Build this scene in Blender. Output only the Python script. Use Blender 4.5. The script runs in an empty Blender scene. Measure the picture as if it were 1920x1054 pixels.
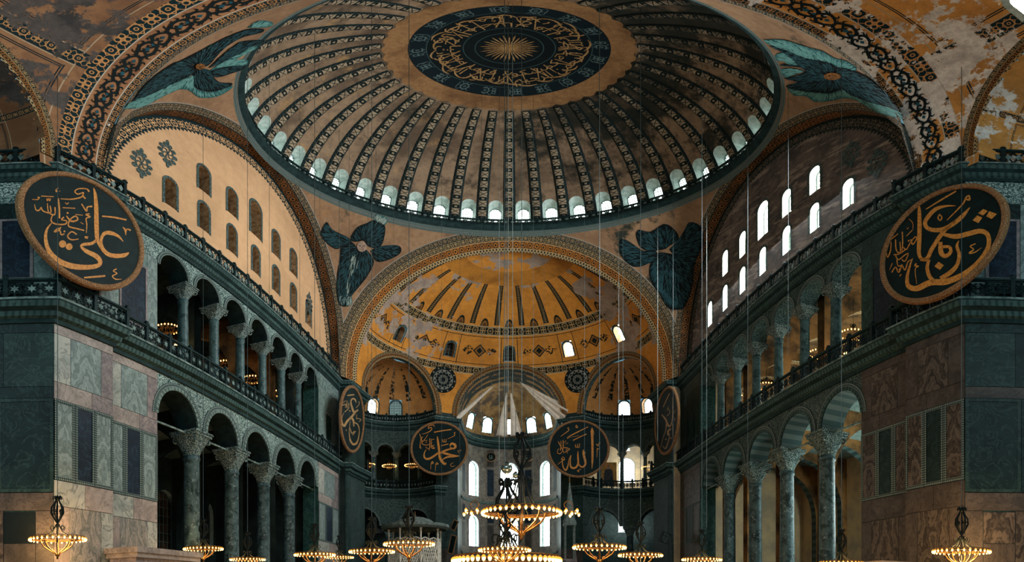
import bpy, math, random
from math import sin, cos, tan, pi, sqrt, atan2, radians as R, hypot, asin, acos
from mathutils import Vector, Matrix
from mathutils.geometry import tessellate_polygon, delaunay_2d_cdt

SC = bpy.context.scene
COL = SC.collection
random.seed(7)

# ------------------------------------------------------------------ camera
EYE = Vector((0.0, 0.0, 1.65))
PX0, PY0, PF = 955.0, 1110.0, 1000.0          # stitched panorama: 1000 px per radian both ways
cam_d = bpy.data.cameras.new('camera')
cam = bpy.data.objects.new('camera', cam_d)
COL.objects.link(cam)
cam.location = EYE
cam.rotation_euler = (pi / 2, 0, 0)
cam_d.type = 'PANO'
cam_d.panorama_type = 'EQUIRECTANGULAR'
cam_d.longitude_min = -PX0 / PF
cam_d.longitude_max = (1920 - PX0) / PF
cam_d.latitude_min = (PY0 - 1054) / PF
cam_d.latitude_max = PY0 / PF
cam_d.clip_end = 300
SC.camera = cam

# ------------------------------------------------------------------ world, exposure
world = bpy.data.worlds.new('overcast_sky')
SC.world = world
world.use_nodes = True
bg = world.node_tree.nodes['Background']
bg.inputs[0].default_value = (0.34, 0.74, 0.90, 1)
bg.inputs[1].default_value = 0.30
SC.view_settings.view_transform = 'Standard'
SC.view_settings.look = 'None'
SC.view_settings.gamma = 1.0
SC.view_settings.use_curve_mapping = False
SC.view_settings.exposure = 0.30
SC.cycles.max_bounces = 6
SC.cycles.diffuse_bounces = 4
SC.cycles.glossy_bounces = 2
SC.cycles.sample_clamp_indirect = 4.0
SC.cycles.caustics_reflective = False
SC.cycles.caustics_refractive = False

PANE = 30.0            # daylight behind the sunny panes
PANE_SOFT = 24.0        # daylight behind the panes on the shady side
WARM = 1.0             # chandelier strength factor

# daylight that falls through the great south windows, the west windows and the dome's ring of windows
def area(name, loc, to, sx, sy, power, col):
    d = bpy.data.lights.new(name, 'AREA')
    d.shape = 'RECTANGLE'; d.size = sx; d.size_y = sy; d.energy = power; d.color = col
    o = bpy.data.objects.new(name, d); COL.objects.link(o)
    o.location = loc
    o.rotation_euler = (Vector(to) - Vector(loc)).to_track_quat('-Z', 'Y').to_euler()
    return o
area('south_window_daylight', (15.2, 30.0, 28.0), (-15, 30, 20), 20, 7, 8000, (0.90, 0.98, 1.0))
area('west_window_daylight', (0.0, -6.0, 19.0), (0, 40, 24), 22, 12, 2300, (0.72, 0.95, 1.0))

# ------------------------------------------------------------------ layout of the church (metres; +y is east, along the nave)
D = 30.3        # dome centre along the nave
S = 14.8        # half side of the square under the dome
ZS = 22.6       # springing of the great arches
ZG = 13.6       # gallery floor (top of lower cornice)
ZC = 21.9       # top of upper cornice
RP = S * sqrt(2)
ZR = ZS + S     # foot of the dome

def ray(px, py):
    th = (px - PX0) / PF; el = (PY0 - py) / PF
    return Vector((sin(th) * cos(el), cos(th) * cos(el), sin(el)))
def on_plane(px, py, p0, n):
    d = ray(px, py); n = Vector(n)
    return EYE + d * ((Vector(p0) - EYE).dot(n) / d.dot(n))
def on_sphere(px, py, c, r):
    d = ray(px, py); o = EYE - Vector(c)
    b = o.dot(d); q = b * b - (o.length_squared - r * r)
    return EYE + d * (-b + sqrt(max(q, 0)))
def at_dist(px, py, dist):
    """point at horizontal distance dist from the eye"""
    th = (px - PX0) / PF; el = (PY0 - py) / PF
    return Vector((sin(th) * dist, cos(th) * dist, EYE.z + tan(el) * dist))

# ------------------------------------------------------------------ mesh builder
class MB:
    def __init__(s):
        s.v = []; s.f = []; s.m = []; s.uv = []; s.sm = []
    def face(s, pts, m=0, uv=None, smooth=False):
        i = len(s.v); s.v.extend(tuple(p) for p in pts)
        s.f.append(tuple(range(i, i + len(pts)))); s.m.append(m); s.sm.append(smooth)
        s.uv.append(uv if uv else [(0, 0)] * len(pts))
    def grid(s, fn, us, vs, m=0, uvfn=None, smooth=True, keep=None, wrap=False):
        i0 = len(s.v); nu, nv = len(us), len(vs)
        P = [[fn(u, v) for v in vs] for u in us]
        for row in P: s.v.extend(tuple(p) for p in row)
        for a in range(nu - 1):
            for b in range(nv - 1):
                if keep and not keep((P[a][b] + P[a+1][b] + P[a+1][b+1] + P[a][b+1]) / 4): continue
                q = (i0 + a*nv + b, i0 + (a+1)*nv + b, i0 + (a+1)*nv + b+1, i0 + a*nv + b+1)
                s.f.append(q); s.m.append(m); s.sm.append(smooth)
                c = [(us[a], vs[b]), (us[a+1], vs[b]), (us[a+1], vs[b+1]), (us[a], vs[b+1])]
                s.uv.append([uvfn(*k) for k in c] if uvfn else c)
    def box(s, c, size, m=0, rz=0.0, ax=None):
        cx, cy, cz = c; hx, hy, hz = size[0]/2, size[1]/2, size[2]/2
        ca, sa = cos(rz), sin(rz)
        P = []
        for z in (-hz, hz):
            for x, y in ((-hx, -hy), (hx, -hy), (hx, hy), (-hx, hy)):
                P.append((cx + x*ca - y*sa, cy + x*sa + y*ca, cz + z))
        for q, (du, dv) in (((0,1,5,4),(size[0],size[2])), ((1,2,6,5),(size[1],size[2])), ((2,3,7,6),(size[0],size[2])),
                            ((3,0,4,7),(size[1],size[2])), ((4,5,6,7),(size[0],size[1])), ((3,2,1,0),(size[0],size[1]))):
            s.face([P[k] for k in q], m, [(0,0),(du,0),(du,dv),(0,dv)])
    def tube(s, pts, r, n=6, m=0, closed=False, cap=True):
        pts = [Vector(p) for p in pts]; k = len(pts)
        rs = r if isinstance(r, (list, tuple)) else [r] * k
        i0 = len(s.v); up = None; L = 0; Ls = []
        for i, p in enumerate(pts):
            a = pts[(i-1) % k] if (closed or i > 0) else p
            b = pts[(i+1) % k] if (closed or i < k-1) else p
            t = (b - a); t = t.normalized() if t.length > 1e-9 else Vector((0,0,1))
            if up is None:
                up = Vector((0,0,1)) if abs(t.z) < .9 else Vector((1,0,0))
            x = up.cross(t)
            if x.length < 1e-6: x = Vector((1,0,0)).cross(t)
            x.normalize(); y = t.cross(x); up = y
            for j in range(n):
                w = 2*pi*j/n
                s.v.append(tuple(p + (x*cos(w) + y*sin(w)) * rs[i]))
            if i: L += (p - pts[i-1]).length
            Ls.append(L)
        for i in range(k if closed else k-1):
            i2 = (i+1) % k
            for j in range(n):
                j2 = (j+1) % n
                s.f.append((i0+i*n+j, i0+i*n+j2, i0+i2*n+j2, i0+i2*n+j)); s.m.append(m); s.sm.append(True)
                s.uv.append([(j/n, Ls[i])]*2 + [(j/n, Ls[i2])]*2)
        if cap and not closed:
            for base in (0, (k-1)*n):
                s.f.append(tuple(i0+base+j for j in range(n))); s.m.append(m); s.sm.append(False); s.uv.append([(0,0)]*n)
    def lathe(s, prof, c=(0,0,0), n=16, m=0, smooth=True, ang=2*pi, a0=0.0):
        """prof: list of (radius, z[, mat])"""
        cx, cy, cz = c; i0 = len(s.v); full = abs(ang - 2*pi) < 1e-6
        cols = n if full else n+1
        for p in prof:
            for j in range(cols):
                w = a0 + ang*j/n
                s.v.append((cx + p[0]*cos(w), cy + p[0]*sin(w), cz + p[1]))
        L = 0
        for i in range(len(prof)-1):
            dl = hypot(prof[i+1][0]-prof[i][0], prof[i+1][1]-prof[i][1])
            mm = prof[i][2] if len(prof[i]) > 2 else m
            rr = max(prof[i][0], .01)
            for j in range(n):
                j2 = (j+1) % cols if full else j+1
                s.f.append((i0+i*cols+j, i0+i*cols+j2, i0+(i+1)*cols+j2, i0+(i+1)*cols+j)); s.m.append(mm); s.sm.append(smooth)
                u0, u1 = ang*j/n*rr, ang*(j+1)/n*rr
                s.uv.append([(u0, L), (u1, L), (u1, L+dl), (u0, L+dl)])
            L += dl
    def sweep(s, prof, path, m=0, closed=False):
        """prof: list of (out, z[, mat]) ; path: list of (x, y, nx, ny) points with outward normals; flat shaded moulding"""
        k = len(path); L = [0]
        for i in range(1, k + 1):
            a, b = path[i-1], path[i % k]; L.append(L[-1] + hypot(b[0]-a[0], b[1]-a[1]))
        for i in range(k if closed else k-1):
            a, b = path[i], path[(i+1) % k]; h = 0
            for j in range(len(prof)-1):
                p, q = prof[j], prof[j+1]; dh = hypot(q[0]-p[0], q[1]-p[1])
                P = lambda w, t: (w[0] + w[2]*t[0], w[1] + w[3]*t[0], t[1])
                s.face([P(a,p), P(b,p), P(b,q), P(a,q)], p[2] if len(p) > 2 else m, [(L[i],h),(L[i+1],h),(L[i+1],h+dh),(L[i],h+dh)])
                h += dh
    def pierced(s, outer, holes, fn, depth, m=0, mr=1, back=False):
        """wall polygon (u,v) with holes, fn(u,v,d)->point; reveals run to depth"""
        loops = [[Vector((u, v, 0)) for u, v in outer]] + [[Vector((u, v, 0)) for u, v in h] for h in holes]
        flat = [p for lp in loops for p in lp]
        tri = tessellate_polygon(loops)
        for d in ((0, depth) if back else (0,)):
            i0 = len(s.v); s.v.extend(tuple(fn(p.x, p.y, d)) for p in flat)
            for t in tri:
                s.f.append(tuple(i0 + k for k in t)); s.m.append(m); s.sm.append(False)
                s.uv.append([(flat[k].x, flat[k].y) for k in t])
        for h in holes:
            s.rim(h, fn, depth, mr)
    def rim(s, h, fn, depth, mr, closed=True):
        n = len(h); L = 0
        for i in range(n if closed else n-1):
            a, b = h[i], h[(i+1) % n]; dl = hypot(b[0]-a[0], b[1]-a[1])
            s.face([fn(a[0],a[1],0), fn(b[0],b[1],0), fn(b[0],b[1],depth), fn(a[0],a[1],depth)], mr, [(L,0),(L+dl,0),(L+dl,abs(depth)),(L,abs(depth))])
            L += dl
    def poly(s, pts, fn, m=0):
        """filled flat outline mapped through fn(x,y)"""
        lp = [[Vector((p[0], p[1], 0)) for p in pts]]
        i0 = len(s.v); s.v.extend(tuple(fn(p[0], p[1])) for p in pts)
        for t in tessellate_polygon(lp):
            s.f.append(tuple(i0 + k for k in t)); s.m.append(m); s.sm.append(False); s.uv.append([(pts[k][0], pts[k][1]) for k in t])
    def stroke(s, pts, fn, m=0, wk=1.0, sub=5, smooth_path=True):
        """pen stroke: pts (x,y,width) -> ribbon mapped through fn(x,y)"""
        P = catmull(pts, sub) if (smooth_path and len(pts) > 2) else [tuple(p) for p in pts]
        L, Rr = [], []
        for i, p in enumerate(P):
            a = P[max(i-1, 0)]; b = P[min(i+1, len(P)-1)]
            dx, dy = b[0]-a[0], b[1]-a[1]; l = hypot(dx, dy) or 1
            h = p[2]*wk/2
            L.append((p[0]-dy/l*h, p[1]+dx/l*h)); Rr.append((p[0]+dy/l*h, p[1]-dx/l*h))
        i0 = len(s.v)
        for a, b in zip(L, Rr): s.v.append(tuple(fn(*a))); s.v.append(tuple(fn(*b)))
        for i in range(len(P)-1):
            s.f.append((i0+2*i, i0+2*i+1, i0+2*i+3, i0+2*i+2)); s.m.append(m); s.sm.append(False); s.uv.append([(0,0)]*4)
    def disc(s, x, y, r, fn, m=0, n=14, ry=None):
        ry = ry or r
        s.poly([(x + r*cos(2*pi*k/n), y + ry*sin(2*pi*k/n)) for k in range(n)], fn, m)
    def build(s, name, mats, parent=None):
        me = bpy.data.meshes.new(name)
        me.from_pydata(s.v, [], s.f)
        if not isinstance(mats, (list, tuple)): mats = [mats]
        for mt in mats: me.materials.append(mt)
        me.polygons.foreach_set('material_index', s.m)
        me.polygons.foreach_set('use_smooth', s.sm)
        ul = me.uv_layers.new(name='UVMap')
        flat = []
        for q in s.uv:
            for u, v in q: flat.append(u); flat.append(v)
        ul.data.foreach_set('uv', flat)
        me.update()
        o = bpy.data.objects.new(name, me); COL.objects.link(o)
        if parent: o.parent = parent
        return o

def catmull(P, sub):
    out = []; n = len(P)
    for i in range(n-1):
        p0, p1, p2, p3 = P[max(i-1,0)], P[i], P[i+1], P[min(i+2,n-1)]
        for k in range(sub):
            t = k/sub
            out.append(tuple(0.5*((2*p1[c]) + (-p0[c]+p2[c])*t + (2*p0[c]-5*p1[c]+4*p2[c]-p3[c])*t*t + (-p0[c]+3*p1[c]-3*p2[c]+p3[c])*t**3) if c < 2
                             else p1[2]+(p2[2]-p1[2])*t for c in range(3)))
    out.append(tuple(P[-1]))
    return out

def fill(mb, poly, fn, m=0, step=14.0):
    """filled outline broken into small triangles so that it follows a curved surface"""
    n = len(poly); V = [Vector((p[0], p[1])) for p in poly]
    xs = [p[0] for p in poly]; ys = [p[1] for p in poly]
    x = min(xs) + step*.5
    while x < max(xs):
        y = min(ys) + step*.5
        while y < max(ys):
            if inside((x, y), poly): V.append(Vector((x, y)))
            y += step
        x += step
    res = delaunay_2d_cdt(V, [(i, (i+1) % n) for i in range(n)], [], 0, 1e-5)
    i0 = len(mb.v); mb.v.extend(tuple(fn(v.x, v.y)) for v in res[0])
    for f in res[2]:
        c = sum((res[0][k] for k in f), Vector((0, 0)))/len(f)
        if inside((c.x, c.y), poly):
            mb.f.append(tuple(i0 + k for k in f)); mb.m.append(m); mb.sm.append(False); mb.uv.append([(0, 0)]*len(f))
def inside(pt, poly):
    x, y = pt; c = False; j = len(poly) - 1
    for i in range(len(poly)):
        (x0, y0), (x1, y1) = poly[i], poly[j]
        if (y0 > y) != (y1 > y) and x < (x1 - x0)*(y - y0)/(y1 - y0) + x0: c = not c
        j = i
    return c
def arch_pts(uc, r, v0, vs, n=14, ry=None):
    """round-headed opening outline"""
    ry = ry or r
    return [(uc-r, v0)] + [(uc - r*cos(pi*k/n), vs + ry*sin(pi*k/n)) for k in range(n+1)] + [(uc+r, v0)]
def lin(a, b, n): return [a + (b-a)*i/n for i in range(n+1)]

# ------------------------------------------------------------------ objects
def thing(name, label, cat, loc=(0,0,0), rz=0.0, group=None):
    o = bpy.data.objects.new(name, None); COL.objects.link(o)
    o.empty_display_size = .2
    o.location = loc; o.rotation_euler = (0, 0, rz)
    return tag(o, label, cat, group)
def tag(o, label, cat, group=None, kind=None):
    o['label'] = label; o['category'] = cat
    if group: o['group'] = group
    if kind: o['kind'] = kind
    return o
def struct(name, mb, mats, parent=None, label=None, cat=None):
    o = mb.build(name, mats, parent)
    if parent is None:
        o['kind'] = 'structure'
        if label: o['label'] = label
        if cat: o['category'] = cat
    return o
def dup(root, loc, rz=0.0, label=None, group=None, scale=None):
    r = root.copy(); COL.objects.link(r); r.location = loc; r.rotation_euler = (0, 0, rz)
    if label: r['label'] = label
    if group: r['group'] = group
    if scale: r.scale = scale
    for ch in list(root.children):
        c = ch.copy(); COL.objects.link(c); c.parent = r
        for g in list(ch.children):
            d = g.copy(); COL.objects.link(d); d.parent = c
    return r
ORD = ['first', 'second', 'third', 'fourth', 'fifth', 'sixth', 'seventh', 'eighth', 'ninth', 'tenth', 'eleventh', 'twelfth']
_wn = [0]
def window_name():
    _wn[0] += 1
    return 'window_%d' % _wn[0]
_tn = [0]
def trim_name():
    _tn[0] += 1
    return 'trim_%d' % _tn[0]
# ------------------------------------------------------------------ material language
def H(h):
    h = h.lstrip('#'); c = []
    for i in (0, 2, 4):
        x = int(h[i:i+2], 16)/255
        c.append(x/12.92 if x <= .04045 else ((x+.055)/1.055)**2.4)
    return (c[0], c[1], c[2], 1)

class Ex:
    def __init__(s, t, k): s.t = t; s.k = k
    def _b(s, op, o, rev=False):
        return s.t.op(op, o, s) if rev else s.t.op(op, s, o)
    def __add__(s, o): return s._b('ADD', o)
    __radd__ = __add__
    def __sub__(s, o): return s._b('SUBTRACT', o)
    def __rsub__(s, o): return s._b('SUBTRACT', o, True)
    def __mul__(s, o): return s._b('MULTIPLY', o)
    __rmul__ = __mul__
    def __truediv__(s, o): return s._b('DIVIDE', o)
    def __neg__(s): return s * -1.0
    def lt(s, o): return s._b('LESS_THAN', o)
    def gt(s, o): return s._b('GREATER_THAN', o)
    def min(s, o): return s._b('MINIMUM', o)
    def max(s, o): return s._b('MAXIMUM', o)
    def abs(s): return s.t.op('ABSOLUTE', s)
    def frac(s): return s.t.op('FRACT', s)
    def floor(s): return s.t.op('FLOOR', s)
    def sin(s): return s.t.op('SINE', s)
    def sqrt(s): return s.t.op('SQRT', s)
    def pow(s, o): return s._b('POWER', o)
    def near(s, c, w): return (s - c).abs().lt(w)
    def between(s, a, b): return s.gt(a) * s.lt(b)
    def ramp(s, a, b):
        """0 below a, 1 above b"""
        n = s.t.nt.nodes.new('ShaderNodeMapRange'); n.clamp = True; n.interpolation_type = 'SMOOTHSTEP'
        s.t.nt.links.new(s.k, n.inputs[0])
        n.inputs[1].default_value = a; n.inputs[2].default_value = b
        return Ex(s.t, n.outputs[0])

class Tree:
    def __init__(s, name):
        s.mat = bpy.data.materials.new(name); s.mat.use_nodes = True
        s.nt = s.mat.node_tree; s.nt.nodes.clear(); s.cache = {}
    def op(s, op, a, b=None):
        n = s.nt.nodes.new('ShaderNodeMath'); n.operation = op
        for i, x in enumerate((a, b)):
            if x is None: continue
            if isinstance(x, Ex): s.nt.links.new(x.k, n.inputs[i])
            else: n.inputs[i].default_value = float(x)
        return Ex(s, n.outputs[0])
    def _uv(s):
        if 'uv' not in s.cache:
            n = s.nt.nodes.new('ShaderNodeUVMap'); n.uv_map = 'UVMap'
            q = s.nt.nodes.new('ShaderNodeSeparateXYZ'); s.nt.links.new(n.outputs[0], q.inputs[0])
            s.cache['uv'] = (Ex(s, q.outputs[0]), Ex(s, q.outputs[1]), n.outputs[0])
        return s.cache['uv']
    def _pos(s):
        if 'pos' not in s.cache:
            n = s.nt.nodes.new('ShaderNodeNewGeometry')
            q = s.nt.nodes.new('ShaderNodeSeparateXYZ'); s.nt.links.new(n.outputs['Position'], q.inputs[0])
            s.cache['pos'] = (Ex(s, q.outputs[0]), Ex(s, q.outputs[1]), Ex(s, q.outputs[2]), n.outputs['Position'])
        return s.cache['pos']
    u = property(lambda s: s._uv()[0]); v = property(lambda s: s._uv()[1])
    x = property(lambda s: s._pos()[0]); y = property(lambda s: s._pos()[1]); z = property(lambda s: s._pos()[2])
    def vec(s, x, y, z=0.0):
        n = s.nt.nodes.new('ShaderNodeCombineXYZ')
        for i, k in enumerate((x, y, z)):
            if isinstance(k, Ex): s.nt.links.new(k.k, n.inputs[i])
            else: n.inputs[i].default_value = float(k)
        return n.outputs[0]
    def noise(s, scale, detail=4, rough=.6, vec=None, dist=0.0):
        n = s.nt.nodes.new('ShaderNodeTexNoise')
        s.nt.links.new(vec if vec is not None else s._pos()[3], n.inputs['Vector'])
        n.inputs['Scale'].default_value = scale; n.inputs['Detail'].default_value = detail
        n.inputs['Roughness'].default_value = rough; n.inputs['Distortion'].default_value = dist
        return Ex(s, n.outputs[0])
    def vor(s, scale, vec=None, feature='F1'):
        n = s.nt.nodes.new('ShaderNodeTexVoronoi'); n.feature = feature
        s.nt.links.new(vec if vec is not None else s._pos()[3], n.inputs['Vector'])
        n.inputs['Scale'].default_value = scale
        return Ex(s, n.outputs[0])
    def col(s, c):
        if isinstance(c, str):
            n = s.nt.nodes.new('ShaderNodeRGB'); n.outputs[0].default_value = H(c); return n.outputs[0]
        return c
    def mix(s, f, a, b):
        n = s.nt.nodes.new('ShaderNodeMix'); n.data_type = 'RGBA'
        if isinstance(f, Ex): s.nt.links.new(f.k, n.inputs[0])
        else: n.inputs[0].default_value = f
        for i, c in ((6, a), (7, b)):
            if isinstance(c, str): n.inputs[i].default_value = H(c)
            else: s.nt.links.new(c, n.inputs[i])
        return n.outputs[2]
    def out(s, color, rough=.8, bump=None, bs=.3, bd=.02, metal=0.0, emit=None, es=0.0, spec=.14):
        p = s.nt.nodes.new('ShaderNodeBsdfPrincipled'); o = s.nt.nodes.new('ShaderNodeOutputMaterial')
        if isinstance(color, str): p.inputs['Base Color'].default_value = H(color)
        else: s.nt.links.new(color, p.inputs['Base Color'])
        if isinstance(rough, Ex): s.nt.links.new(rough.k, p.inputs['Roughness'])
        else: p.inputs['Roughness'].default_value = rough
        p.inputs['Metallic'].default_value = metal
        p.inputs['Specular IOR Level'].default_value = spec
        if emit is not None:
            p.inputs['Emission Color'].default_value = H(emit)
            if isinstance(es, Ex): s.nt.links.new(es.k, p.inputs['Emission Strength'])
            else: p.inputs['Emission Strength'].default_value = es
        if bump is not None:
            b = s.nt.nodes.new('ShaderNodeBump'); b.inputs['Strength'].default_value = bs; b.inputs['Distance'].default_value = bd
            s.nt.links.new(bump.k, b.inputs['Height']); s.nt.links.new(b.outputs[0], p.inputs['Normal'])
        s.nt.links.new(p.outputs[0], o.inputs[0])
        return s.mat

def plain(name, c, rough=.7, metal=0.0, var=.0, vs=3.0, c2=None):
    t = Tree(name)
    if c2:
        return t.out(t.mix(t.noise(vs, 5, .65).ramp(.35, .65), c, c2), rough, metal=metal)
    return t.out(c, rough, metal=metal)
def lamp(name, c, st, sampled=True):
    t = Tree(name); m = t.out('#000000', 1.0, emit=c, es=st)
    if not sampled: m.cycles.emission_sampling = 'NONE'
    return m

# ---- painted ornament on (u along, v across) coordinates, all as 0..1 masks
def rings(t, a, b, r0, w):
    return ((a*a + b*b).sqrt() - r0).abs().lt(w)
def pat_lattice(t, u, v, p, w):
    """criss-cross strap lattice"""
    return ((u + v)/p).frac().near(.5, w).max(((u - v)/p).frac().near(.5, w))
def pat_star(t, u, v, p):
    """square stars alternating with four-petal knots; v centred on 0, cell p"""
    c = (u/p).floor(); odd = (c/2.0).frac().gt(.25)
    a = (u/p).frac() - .5; b = v/p
    A, B = a.abs(), b.abs()
    sq = A.max(B)
    star = (sq - .30).abs().lt(.035).max(((A + B) - .46).abs().lt(.04)).max(rings(t, a, b, .1, .03))
    A2, B2 = A - .17, B - .17
    knot = ((A2*A2 + B2*B2).sqrt() - .15).abs().lt(.035).max((A.min(B)).lt(.02)*sq.lt(.44))
    x = (A - B).abs().lt(.03)*sq.gt(.32)
    return (odd*star).max((1.0 - odd)*knot).max(x)
def pat_flower(t, u, v, p):
    """row of rosettes with leaf crosses"""
    a = (u/p).frac() - .5; b = v/p; A, B = a.abs(), b.abs()
    d = (a*a + b*b).sqrt()
    return d.near(.32, .05).max(d.lt(.13)).max((A - B).abs().lt(.05)*d.gt(.36)).max(A.gt(.46)*B.lt(.3))
def aged(t, base, dark, s=.5, amt=.6, s2=4.0):
    n = t.noise(s, 6, .62); f = t.noise(s2, 5, .7)
    return t.mix(n.ramp(.42, .68)*amt, t.mix(f.ramp(.35, .7)*.45, base, dark), dark)

# ---- plasters
def m_soffit():
    """great west arch: orange scroll ground, starry strap outside, thin strap inside; u along the arch (m), v across (m)"""
    t = Tree('gilded_arch_plaster'); u, v = t.u, t.v
    ground = aged(t, '#a37450', '#764e36', .35, .7)
    ground = t.mix(t.x.ramp(-2, 6), ground, aged(t, '#d8954a', '#a36c36', .35, .6))  # south half painted a brighter orange, its light put into the colour
    star = pat_star(t, u, v - 2.22, .92)
    blue = t.mix(star, '#0d2528', '#c08a55')
    blue = t.mix(t.noise(6, 3).gt(.6)*.4, blue, '#123f4c')
    thin = pat_star(t, u, v - .2, .44)
    thinc = t.mix(thin, '#0f2326', '#a87848')
    c = t.mix(v.gt(1.76), ground, blue)
    c = t.mix(v.lt(.40), c, thinc)
    for e, w in ((.42, .03), (1.73, .03), (2.69, .03)):
        c = t.mix(v.near(e, w), c, '#b5aa98')
    # flaked white plaster towards the south springing
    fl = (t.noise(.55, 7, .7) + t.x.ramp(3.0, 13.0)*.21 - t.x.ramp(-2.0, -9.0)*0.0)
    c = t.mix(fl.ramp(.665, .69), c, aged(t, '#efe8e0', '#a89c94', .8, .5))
    return t.out(c, .85, bump=t.noise(3, 4), bs=.15)
def m_narrow_arch():
    t = Tree('painted_narrow_arch'); u, v = t.u, t.v
    lt_ = pat_flower(t, u, v - .4, .8)
    c = t.mix(lt_, aged(t, '#9a6436', '#3a2a1c', .5, .8), '#10211f')
    c = t.mix(v.lt(.06).max(v.gt(.74)), c, '#0e1f20')
    return t.out(c, .85)
def m_pendentive():
    t = Tree('pendentive_gold_plaster')
    c = aged(t, '#95765a', '#6c503b', .22, .8, 2.5)
    c = t.mix((t.noise(.16, 5, .65)).ramp(.56, .68)*t.y.ramp(30, 42)*.6, c, '#a87238')
    c = t.mix(t.noise(1.2, 6, .8).gt(.66)*.5, c, '#4b3524')
    sm = t.noise(.25, 6, .7) + t.x.ramp(0, 12)*t.y.ramp(30, 44)*.12
    c = t.mix(sm.ramp(.62, .72), c, '#2b2f28')
    # strap along the edge of each great arch: distance to |x|=S or |y-D|=S planes
    e = (t.x.abs()).max((t.y - D).abs())
    ns = (t.x.abs()).gt((t.y - D).abs())
    al = t.op('ARCTAN2', t.z - ZS, (t.y - D)*ns + t.x*(1.0 - ns))*S
    edge = e.gt(S - .42)
    pat = pat_star(t, al, (e - S + .2)*1.0, .42)
    c = t.mix(edge, c, t.mix(pat, '#13282a', '#8a7050'))
    c = t.mix(e.near(S - .44, .03), c, '#8d8478')
    return t.out(c, .85, bump=t.noise(4, 4), bs=.12)
def m_tympanum(north):
    t = Tree('tympanum_plaster_' + ('north' if north else 'south'))
    r = (((t.y - D)*(t.y - D)) + ((t.z - ZS)*(t.z - ZS))).sqrt()
    if north:
        c = aged(t, '#cfa57d', '#b08b66', .18, .7, 1.5)
        c = t.mix(t.noise(.5, 7, .7).ramp(.6, .75)*.5, c, '#8f6a4c')
        lines = '#d2a676'; dk = '#122629'
    else:
        c = aged(t, '#6a5f58', '#3d3a3a', .5, .9, 2.0)
        st = t.noise(1.0, 6, .7, vec=t.vec(t.y*.35 + t.z*.5, t.z*1.6 - t.y*.5, t.x))
        c = t.mix(st.ramp(.5, .62), c, '#8d7f74')
        c = t.mix(t.noise(.4, 6, .7).ramp(.58, .7)*.8, c, '#2a2a2b')
        lines = '#6d6052'; dk = '#14211f'
    al = t.op('ARCTAN2', t.z - ZS, t.y - D)*S
    b = r.gt(S - 1.05)
    c = t.mix(b, c, t.mix(pat_star(t, al, r - (S - .62), .8), dk, lines))
    tooth = (al/.45).frac() - .5
    c = t.mix(r.between(S - 1.3, S - 1.05)*((S - 1.05 - r)/.25).lt(1.0 - tooth.abs()*2.0), c, dk)
    # woven strip above the cornice and dark scalloped borders
    w = t.z.between(22.55, 23.2)
    c = t.mix(w, c, t.mix(pat_lattice(t, t.y, t.z, .62, .16), dk, '#9b958a' if north else '#5b564e'))
    return t.out(c, .85, bump=t.noise(3, 5), bs=.12)
def m_semidome():
    """u = azimuth in degrees from the apse axis, v = latitude in degrees"""
    t = Tree('semidome_gold_mosaic'); u, v = t.u, t.v
    c = aged(t, '#dc9640', '#b3742f', .25, .8, 2.0)
    dk, li = '#14201c', '#c08a44'
    rib = ((u/15.0).frac() - .5)*15.0
    wid = 1.15 + v*0.012
    # ribs with vine
    m = rib.abs().lt(wid)*v.between(45, 66)
    vine = (v*1.1).frac().near(.5, .2).max(rib.abs().lt(.25))
    c = t.mix(m, c, t.mix(vine*rib.abs().lt(wid*.6), dk, '#7d6440'))
    # palmettes between ribs over the upper band
    q = ((u/15.0 + .5).frac() - .5)*15.0
    pal = (q*q*.16 + (v - 44.0)*(v - 44.0)*.055).sqrt()
    c = t.mix(pal.lt(1.0)*v.gt(44), c, t.mix(pal.near(.6, .13).max((u*1.7).frac().gt(.6)*pal.lt(.5)), dk, '#8a5c26'))
    # bands
    def band(lo, hi, p):
        mid = (lo + hi)/2
        pt = pat_star(t, u, v - mid, p)
        return v.between(lo, hi), t.mix(pt, dk, '#a98a5c')
    for lo, hi, p in ((40.0, 44.0, 4.4), (20.5, 24.0, 3.6)):
        k, cc = band(lo, hi, p); c = t.mix(k, c, cc)
        for e in (lo, hi): c = t.mix(v.near(e, .22), c, '#b9a684')
    # lozenges between the drum windows
    w = ((u/31.0).frac() - .5)*31.0
    z = v - 32.0
    loz = (w.abs()*.9 + z.abs())
    c = t.mix(loz.lt(3.2), c, t.mix(loz.near(2.0, .5), dk, '#8e5f2a'))
    sc = ((w.abs() - 6.0).abs()*1.0 + z.abs()*1.5)
    c = t.mix(sc.lt(3.6)*t.noise(5.0, 2, .5).gt(.5), c, dk)
    fr = (w.abs()).near(11.2, .18)*v.between(25, 39)
    c = t.mix(fr.max(v.near(25.4, .15)).max(v.near(38.8, .15)), c, dk)
    # grey repair plaster
    pl = t.noise(.28, 7, .68) + (v.ramp(52, 70)*.12)
    side = u.abs().ramp(28, 62)*.13*v.lt(60)
    c = t.mix((pl + side).ramp(.63, .65)*v.gt(18), c, aged(t, '#b5a292', '#7d7068', .7, .7))
    c = t.mix(v.gt(66)*v.lt(74), c, aged(t, '#c88838', '#8c5b26', .6, .7))
    return t.out(c, .8, bump=t.noise(5, 4), bs=.1)
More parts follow.
